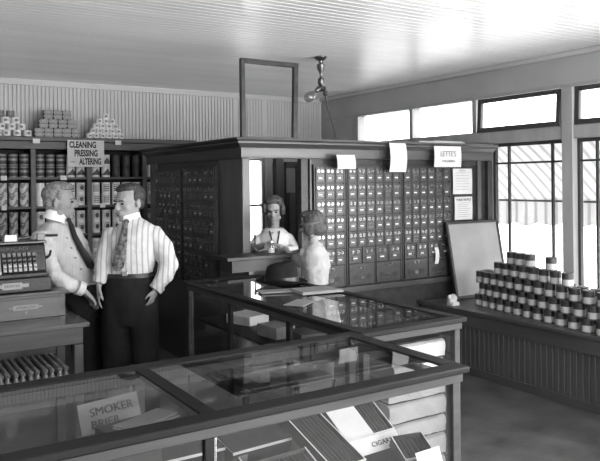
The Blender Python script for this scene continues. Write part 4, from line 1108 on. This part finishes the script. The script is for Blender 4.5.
mb.loft(sec(L, [(84, 284, 0, .128, .118), (85, 292, 0, .140, .130), (86, 302, 0, .150, .140), (87, 312, 0, .12, .12)]), 18, ref=(1, 0, 0))
soft(obj('trousers', mb, 'trousers', body), .010, 5, .015, .15)
collar(body, L(55.5, 219), math.radians(-14), math.radians(-80), .070, .060)
def ribbon(mb, L, l, t=.006, normal=(0, -1, 0), n=12):
    mb.loft([(L(a, b, c), w_, t) for a, b, c, w_ in l], n, ref=(1, 0, .25))
mb = MB(); ribbon(mb, L, [(69, 221, -.055, .012), (71, 226, -.075, .018), (74, 236, -.105, .020), (80, 248, -.115, .024), (86, 258, -.115, .028), (90, 266, -.10, .028), (92, 269, -.095, .006)], .009); obj('necktie', mb, 'tie_dark', body)
mb = MB(); mb.ell(L(68.5, 220, -.045), (.017, .014, .018)); obj('tie_knot', mb, 'tie_dark', body)
mb = MB(); mb.T = T
mb.ell((0, -.036, .046), (.079, .088, .080)); mb.ell((0, -.060, -.010), (.070, .050, .052)); mb.ell((.0, .022, .098), (.062, .055, .030)); mb.ell((-.018, .046, .094), (.040, .034, .022)); mb.ell((0, -.01, .100), (.066, .08, .034))
for s in (-1, 1): mb.ell((s*.072, .006, .036), (.008, .016, .028))
soft(obj('hair', mb, 'hair_grey', body), .006, 3, .005, .03)
mb = MB(); c0 = Vector(L(79, 288, -.283)); mb.loft([(L(76, 287.3, -.30), .052, .050), (L(82, 289.5, -.275), .049, .047)], 16); obj('cuff', mb, 'shirt_dotted', body)
for i, (a, b) in enumerate(((70, 235), (74, 245), (78, 255), (83, 266))):
    mb = MB(); mb.ell(L(a-3, b+3, -.128), (.006, .004, .006), n=8, k=5); obj('shirt_button', mb, 'steel', body)
shoes(body, [(L(88, 0, .02)[0], .0), (L(101, 0)[0], .08)], (1, -.2, 0))

# --- dark-haired man with hand in pocket ---------------------------------
base, L = fig(130, 4.9)
torso2 = [(128, 276, 0, .165, .120), (128, 264, 0, .178, .135), (130, 248, 0, .186, .140), (132, 236, 0, .192, .130), (132, 229, 0, .160, .110), (130, 222, 0, .090, .085), (129, 217, 0, .062, .066)]
armL2 = [(154, 236, 0, .074), (163, 249, .0, .074), (168, 264, .0, .070), (163, 278, -.05, .060), (156, 287, -.08, .046)]
armR2 = [(111, 236, -.01, .068), (105, 252, -.05, .060), (101, 268, -.08, .052), (98, 283, -.10, .044)]
legA = [(116, 300, 0, .105, .12), (115, 335, 0, .108, .11), (115, 364, 0, .095, .095), (115, 395, 0, .078, .082), (116, 418, 0, .062, .07)]
legB = [(141, 300, 0, .105, .12), (142, 335, 0, .105, .11), (144, 364, 0, .092, .095), (147, 395, 0, .078, .082), (148, 418, 0, .062, .07)]
hc = L(128.5, 203, 0); T = HT(hc, math.radians(146), math.radians(-6), 0, 1.12)
mb = MB(); head(mb, T); mb.loft([(L(130, 228), .066, .066), (L(130, 218), .064, .066), (L(130, 208, .01), .060, .064)], 14)
mb.loft(sec(L, torso2, -.015), 18, ref=(1, 0, 0)); arm(mb, L, armL2, -.018); arm(mb, L, armR2, -.016)
hand(mb, L(98, 286, -.10), (-.06, -.05, -1), (1, .3, 0), (0, -1, 0), 1.0, .3)
hand(mb, L(155, 289, -.09), (-.35, -.0, -1), (-1, .4, 0), (0, -1, 0), .9, .3)
mb.loft(sec(L, legA, -.02), 14, ref=(1, 0, 0)); mb.loft(sec(L, legB, -.02), 14, ref=(1, 0, 0)); mb.ell(L(129, 295), (.16, .11, .12))
body = soft(obj('person', mb, 'skin', loc=base, rot=(0, 0, -YAW)), .0065)
tag(body, 'dark-haired man in a striped shirt and patterned tie, one hand in his pocket', 'person')
face_parts(body, T, 'hair_dark')
mb = MB(); mb.loft(sec(L, torso2), 22, ref=(1, 0, 0)); arm(mb, L, armL2); arm(mb, L, armR2)
soft(obj('shirt', mb, 'shirt_striped', body), .009, 5, .022, .08)
mb = MB()
for l in (legA, legB): mb.loft(sec(L, l), 16, ref=(1, 0, 0))
mb.loft(sec(L, [(128, 274, 0, .172, .128), (129, 283, 0, .182, .135), (129, 296, 0, .190, .140), (129, 310, 0, .190, .130), (129, 324, 0, .17, .11)]), 22, ref=(1, 0, 0))
soft(obj('trousers', mb, 'trousers', body), .010, 5, .018, .16)
mb = MB(); n = 32
R = []
for z, k_ in ((.0, 0), (.03, 0), (.03, .004), (0, .004)):
    c = L(128.5, 276, 0); R.append([mb.v((c[0]+(.178+k_)*math.cos(2*PI*i/n), (.136+k_)*math.sin(2*PI*i/n), c[2]+z)) for i in range(n)])
for a, b in ((R[0], R[1]), (R[1], R[2]), (R[2], R[3]), (R[3], R[0])):
    for i in range(n): mb.f([a[i], a[(i+1)%n], b[(i+1)%n], b[i]], True)
bl = obj('belt', mb, 'belt', body)
mb = MB(); c = L(124, 274, -.142); mb.box(c[0]-.02, c[1]-.006, c[2]-.016, c[0]+.02, c[1]+.002, c[2]+.016); obj('buckle', mb, 'steel', bl, .003)
collar(body, L(129, 219), math.radians(-10), math.radians(155), .066, .044)
mb = MB(); ribbon(mb, L, [(125.5, 222, -.086, .014), (124.5, 228, -.120, .020), (122.5, 240, -.150, .030), (120, 253, -.158, .038), (117, 266, -.150, .042), (116.5, 271, -.145, .018)], .008); obj('necktie', mb, 'tie_pattern', body)
mb = MB(); mb.ell(L(126, 221.5, -.085), (.020, .014, .018)); obj('tie_knot', mb, 'tie_pattern', body)
mb = MB(); mb.T = T
mb.ell((0, -.036, .042), (.080, .088, .082)); mb.ell((0, -.056, -.010), (.070, .052, .048)); mb.ell((0, -.005, .098), (.064, .075, .030)); mb.ell((.010, .040, .090), (.048, .030, .022))
for s in (-1, 1): mb.ell((s*.072, .0, .036), (.008, .016, .03))
soft(obj('hair', mb, 'hair_dark', body), .006, 3, .008, .03)
mb = MB(); mb.loft([(L(158, 285, -.075), .053, .05), (L(154, 290, -.09), .050, .047)], 16); obj('cuff', mb, 'shirt_striped', body)
shoes(body, [(L(116, 0)[0], -.05), (L(148, 0)[0], -.05)], (-.3, -1, 0))

# --- woman behind the ticket window --------------------------------------
base, L = fig(274, 6.22)
torso3 = [(274, 330, 0, .17, .13), (274, 285, 0, .15, .12), (274, 266, 0, .125, .10), (274, 252, 0, .150, .115), (274, 242, 0, .160, .115), (274, 234, 0, .140, .095), (274, 228, 0, .080, .07)]
aR3 = [(260, 239, -.0, .052), (252, 248, -.06, .055), (250, 250, -.16, .055), (258, 247, -.33, .040), (266, 244.5, -.44, .032)]
aL3 = [(288, 239, -.0, .052), (293, 250, -.06, .055), (292, 252, -.16, .052), (285, 250, -.30, .040), (279, 247, -.42, .032)]
hc = L(273.5, 210, -.03); T = HT(hc, math.radians(176), math.radians(-16), 0, .98)
mb = MB(); head(mb, T, True); mb.loft([(L(274, 236), .05, .05), (L(274, 228), .045, .048), (L(274, 218), .045, .05)], 12)
mb.loft(sec(L, torso3, -.012), 18, ref=(1, 0, 0)); arm(mb, L, aR3, -.010); arm(mb, L, aL3, -.010)
hand(mb, L(267, 244, -.45), (1, -.25, 0), (0, 0, -1), (0, -1, 0), .88, .4)
hand(mb, L(278, 246, -.43), (-.9, -.3, .1), (0, 0, -1), (0, -1, 0), .88, .4)
for x in (-.08, .08): mb.loft([((x, 0, .8), .08, .08), ((x, 0, .45), .06, .06), ((x, 0, .05), .04, .04)], 12)
body = soft(obj('person', mb, 'skin_pale', loc=base, rot=(0, 0, -YAW)), .0065)
tag(body, 'woman in a white blouse with dark hair, behind the ticket window', 'person')
face_parts(body, T, 'hair_brown')
mb = MB(); mb.loft(sec(L, torso3[2:]), 22, ref=(1, 0, 0)); arm(mb, L, aR3[:4]); arm(mb, L, aL3[:4])
soft(obj('blouse', mb, 'blouse_white', body), .009, 5, .02, .08)
mb = MB(); mb.loft([((0, 0, .97), .13, .11), ((0, 0, .85), .17, .13), ((0, 0, .5), .21, .17), ((0, 0, .22), .24, .2)], 22, ref=(1, 0, 0)); obj('skirt', mb, 'trousers', body)
a, b, c, d_ = L(269, 231, -.09), L(279, 231, -.09), L(274.5, 251, -.128), L(274.5, 262, -.11)
mb = MB(); mb.tube([a, L(272, 243, -.124), c, d_], [.006, .006, .006, .004]); mb.tube([b, L(277, 243, -.124), c], .006); obj('neck_ribbon', mb, 'ink', body)
mb = MB(); pts_ = [L(270, 232, -.088), L(278, 232, -.088), L(274.5, 247, -.122)]; V = [mb.v(p) for p in pts_]; V2 = [mb.v((p[0], p[1]+.01, p[2])) for p in pts_]; mb.f(V); mb.f(V2)
for i in range(3): mb.f([V[i], V[(i+1)%3], V2[(i+1)%3], V2[i]])
obj('neckline', mb, 'skin_pale', body)
mb = MB(); mb.T = T
mb.ell((0, -.03, .046), (.094, .092, .084)); mb.ell((0, -.045, -.02), (.085, .06, .055)); mb.ell((0, .014, .098), (.082, .060, .036))
for s in (-1, 1): mb.ell((s*.082, .022, .022), (.024, .04, .052)); mb.ell((s*.085, -.01, -.025), (.02, .03, .03))
soft(obj('hair', mb, 'hair_brown', body), .007, 3, .02, .04)
shoes(body, [(-.08, -.04), (.08, -.04)], (0, -1, 0))

# --- girl at the counter ---------------------------------------------------
base, L = fig(314, 5.55)
torso4 = [(317, 290, 0, .080, .08), (316, 282, 0, .095, .09), (315, 268, 0, .105, .10), (314, 256, 0, .105, .09), (313, 248, 0, .085, .08), (312, 243, 0, .05, .05)]
aL4 = [(304, 252, .02, .042), (303, 262, .06, .045), (299, 262, .10, .038), (292, 257, .18, .028), (284, 248, .26, .022)]
aR4 = [(322, 254, .02, .040), (324, 266, .02, .044), (322, 275, .10, .036), (318, 272, .20, .026)]
hc = L(311.5, 226, 0); T = HT(hc, math.radians(66), math.radians(-10), 0, .98)
mb = MB(); head(mb, T, True); mb.loft([(L(313, 250), .045, .045), (L(313, 240), .040, .042), (L(312, 232), .04, .045)], 12)
mb.loft(sec(L, torso4, -.012), 18, ref=(1, 0, 0)); arm(mb, L, aL4, -.004); arm(mb, L, aR4, -.006)
hand(mb, L(284, 248, .27), (-1, .4, .25), (0, 0, -1), (0, -1, .3), .78, .3)
hand(mb, L(318, 272, .205), (-.6, .5, 0), (0, 0, -1), (0, -1, .3), .78, .5)
for x in (-.04, .10): mb.loft([((x+.01, 0, .82), .075, .075), ((x, 0, .42), .052, .052), ((x, 0, .30), .048, .05), ((x, 0, .06), .034, .036)], 12)
mb.ell((.04, 0, .85), (.11, .10, .12))
body = soft(obj('person', mb, 'skin_pale', loc=base, rot=(0, 0, -YAW)), .0065)
tag(body, 'girl in a white blouse with bobbed hair reaching across the ticket counter', 'person')
face_parts(body, T, 'hair_brown')
mb = MB(); mb.loft(sec(L, torso4), 22, ref=(1, 0, 0)); arm(mb, L, aL4[:3], .004); arm(mb, L, aR4[:3], .004)
soft(obj('blouse', mb, 'blouse', body), .008, 5, .022, .07)
mb = MB(); wz = L(318, 285)[2]; xo = L(318, 285)[0]
n = 40; R = []
for r, z in ((.086, wz), (.12, wz-.09), (.155, wz-.25), (.185, wz-.45), (.18, wz-.45), (.15, wz-.25), (.08, wz-.01)):
    R.append([mb.v((xo+(r+(.012*math.sin(9*2*PI*i/n) if z < wz-.05 else 0))*math.cos(2*PI*i/n), (r+(.012*math.sin(9*2*PI*i/n) if z < wz-.05 else 0))*math.sin(2*PI*i/n)*.92, z)) for i in range(n)])
for a, b in zip(R, R[1:]+R[:1]):
    for i in range(n): mb.f([a[i], a[(i+1)%n], b[(i+1)%n], b[i]], True)
obj('skirt', mb, 'blouse', body)
mb = MB(); mb.lathe([(.098, -.012), (.100, .012)], 28, (xo, 0, wz)); obj('belt', mb, 'belt', body)
mb = MB(); mb.T = T
mb.ell((0, -.028, .046), (.090, .094, .084)); mb.ell((0, -.046, -.030), (.086, .070, .058)); mb.ell((0, .024, .10), (.070, .058, .032))
for s in (-1, 1): mb.ell((s*.078, -.0, -.020), (.022, .046, .060))
soft(obj('hair', mb, 'hair_brown', body), .007, 3, .012, .04)
mb = MB(); mb.ell(L(323.5, 221, -.02), (.034, .03, .026)); mb.ell(L(320, 226, -.05), (.026, .022, .022)); obj('hair_bow', mb, 'hair_brown', body)
mb = MB(); mb.T = T; mb.lathe([(.098, -.006), (.099, .004)], 28, (0, -.012, .02), closed=False)
o = obj('hair_ribbon', mb, 'ink_soft', body)
shoes(body, [(-.04, .04), (.10, .04)], (-.4, 1, 0))
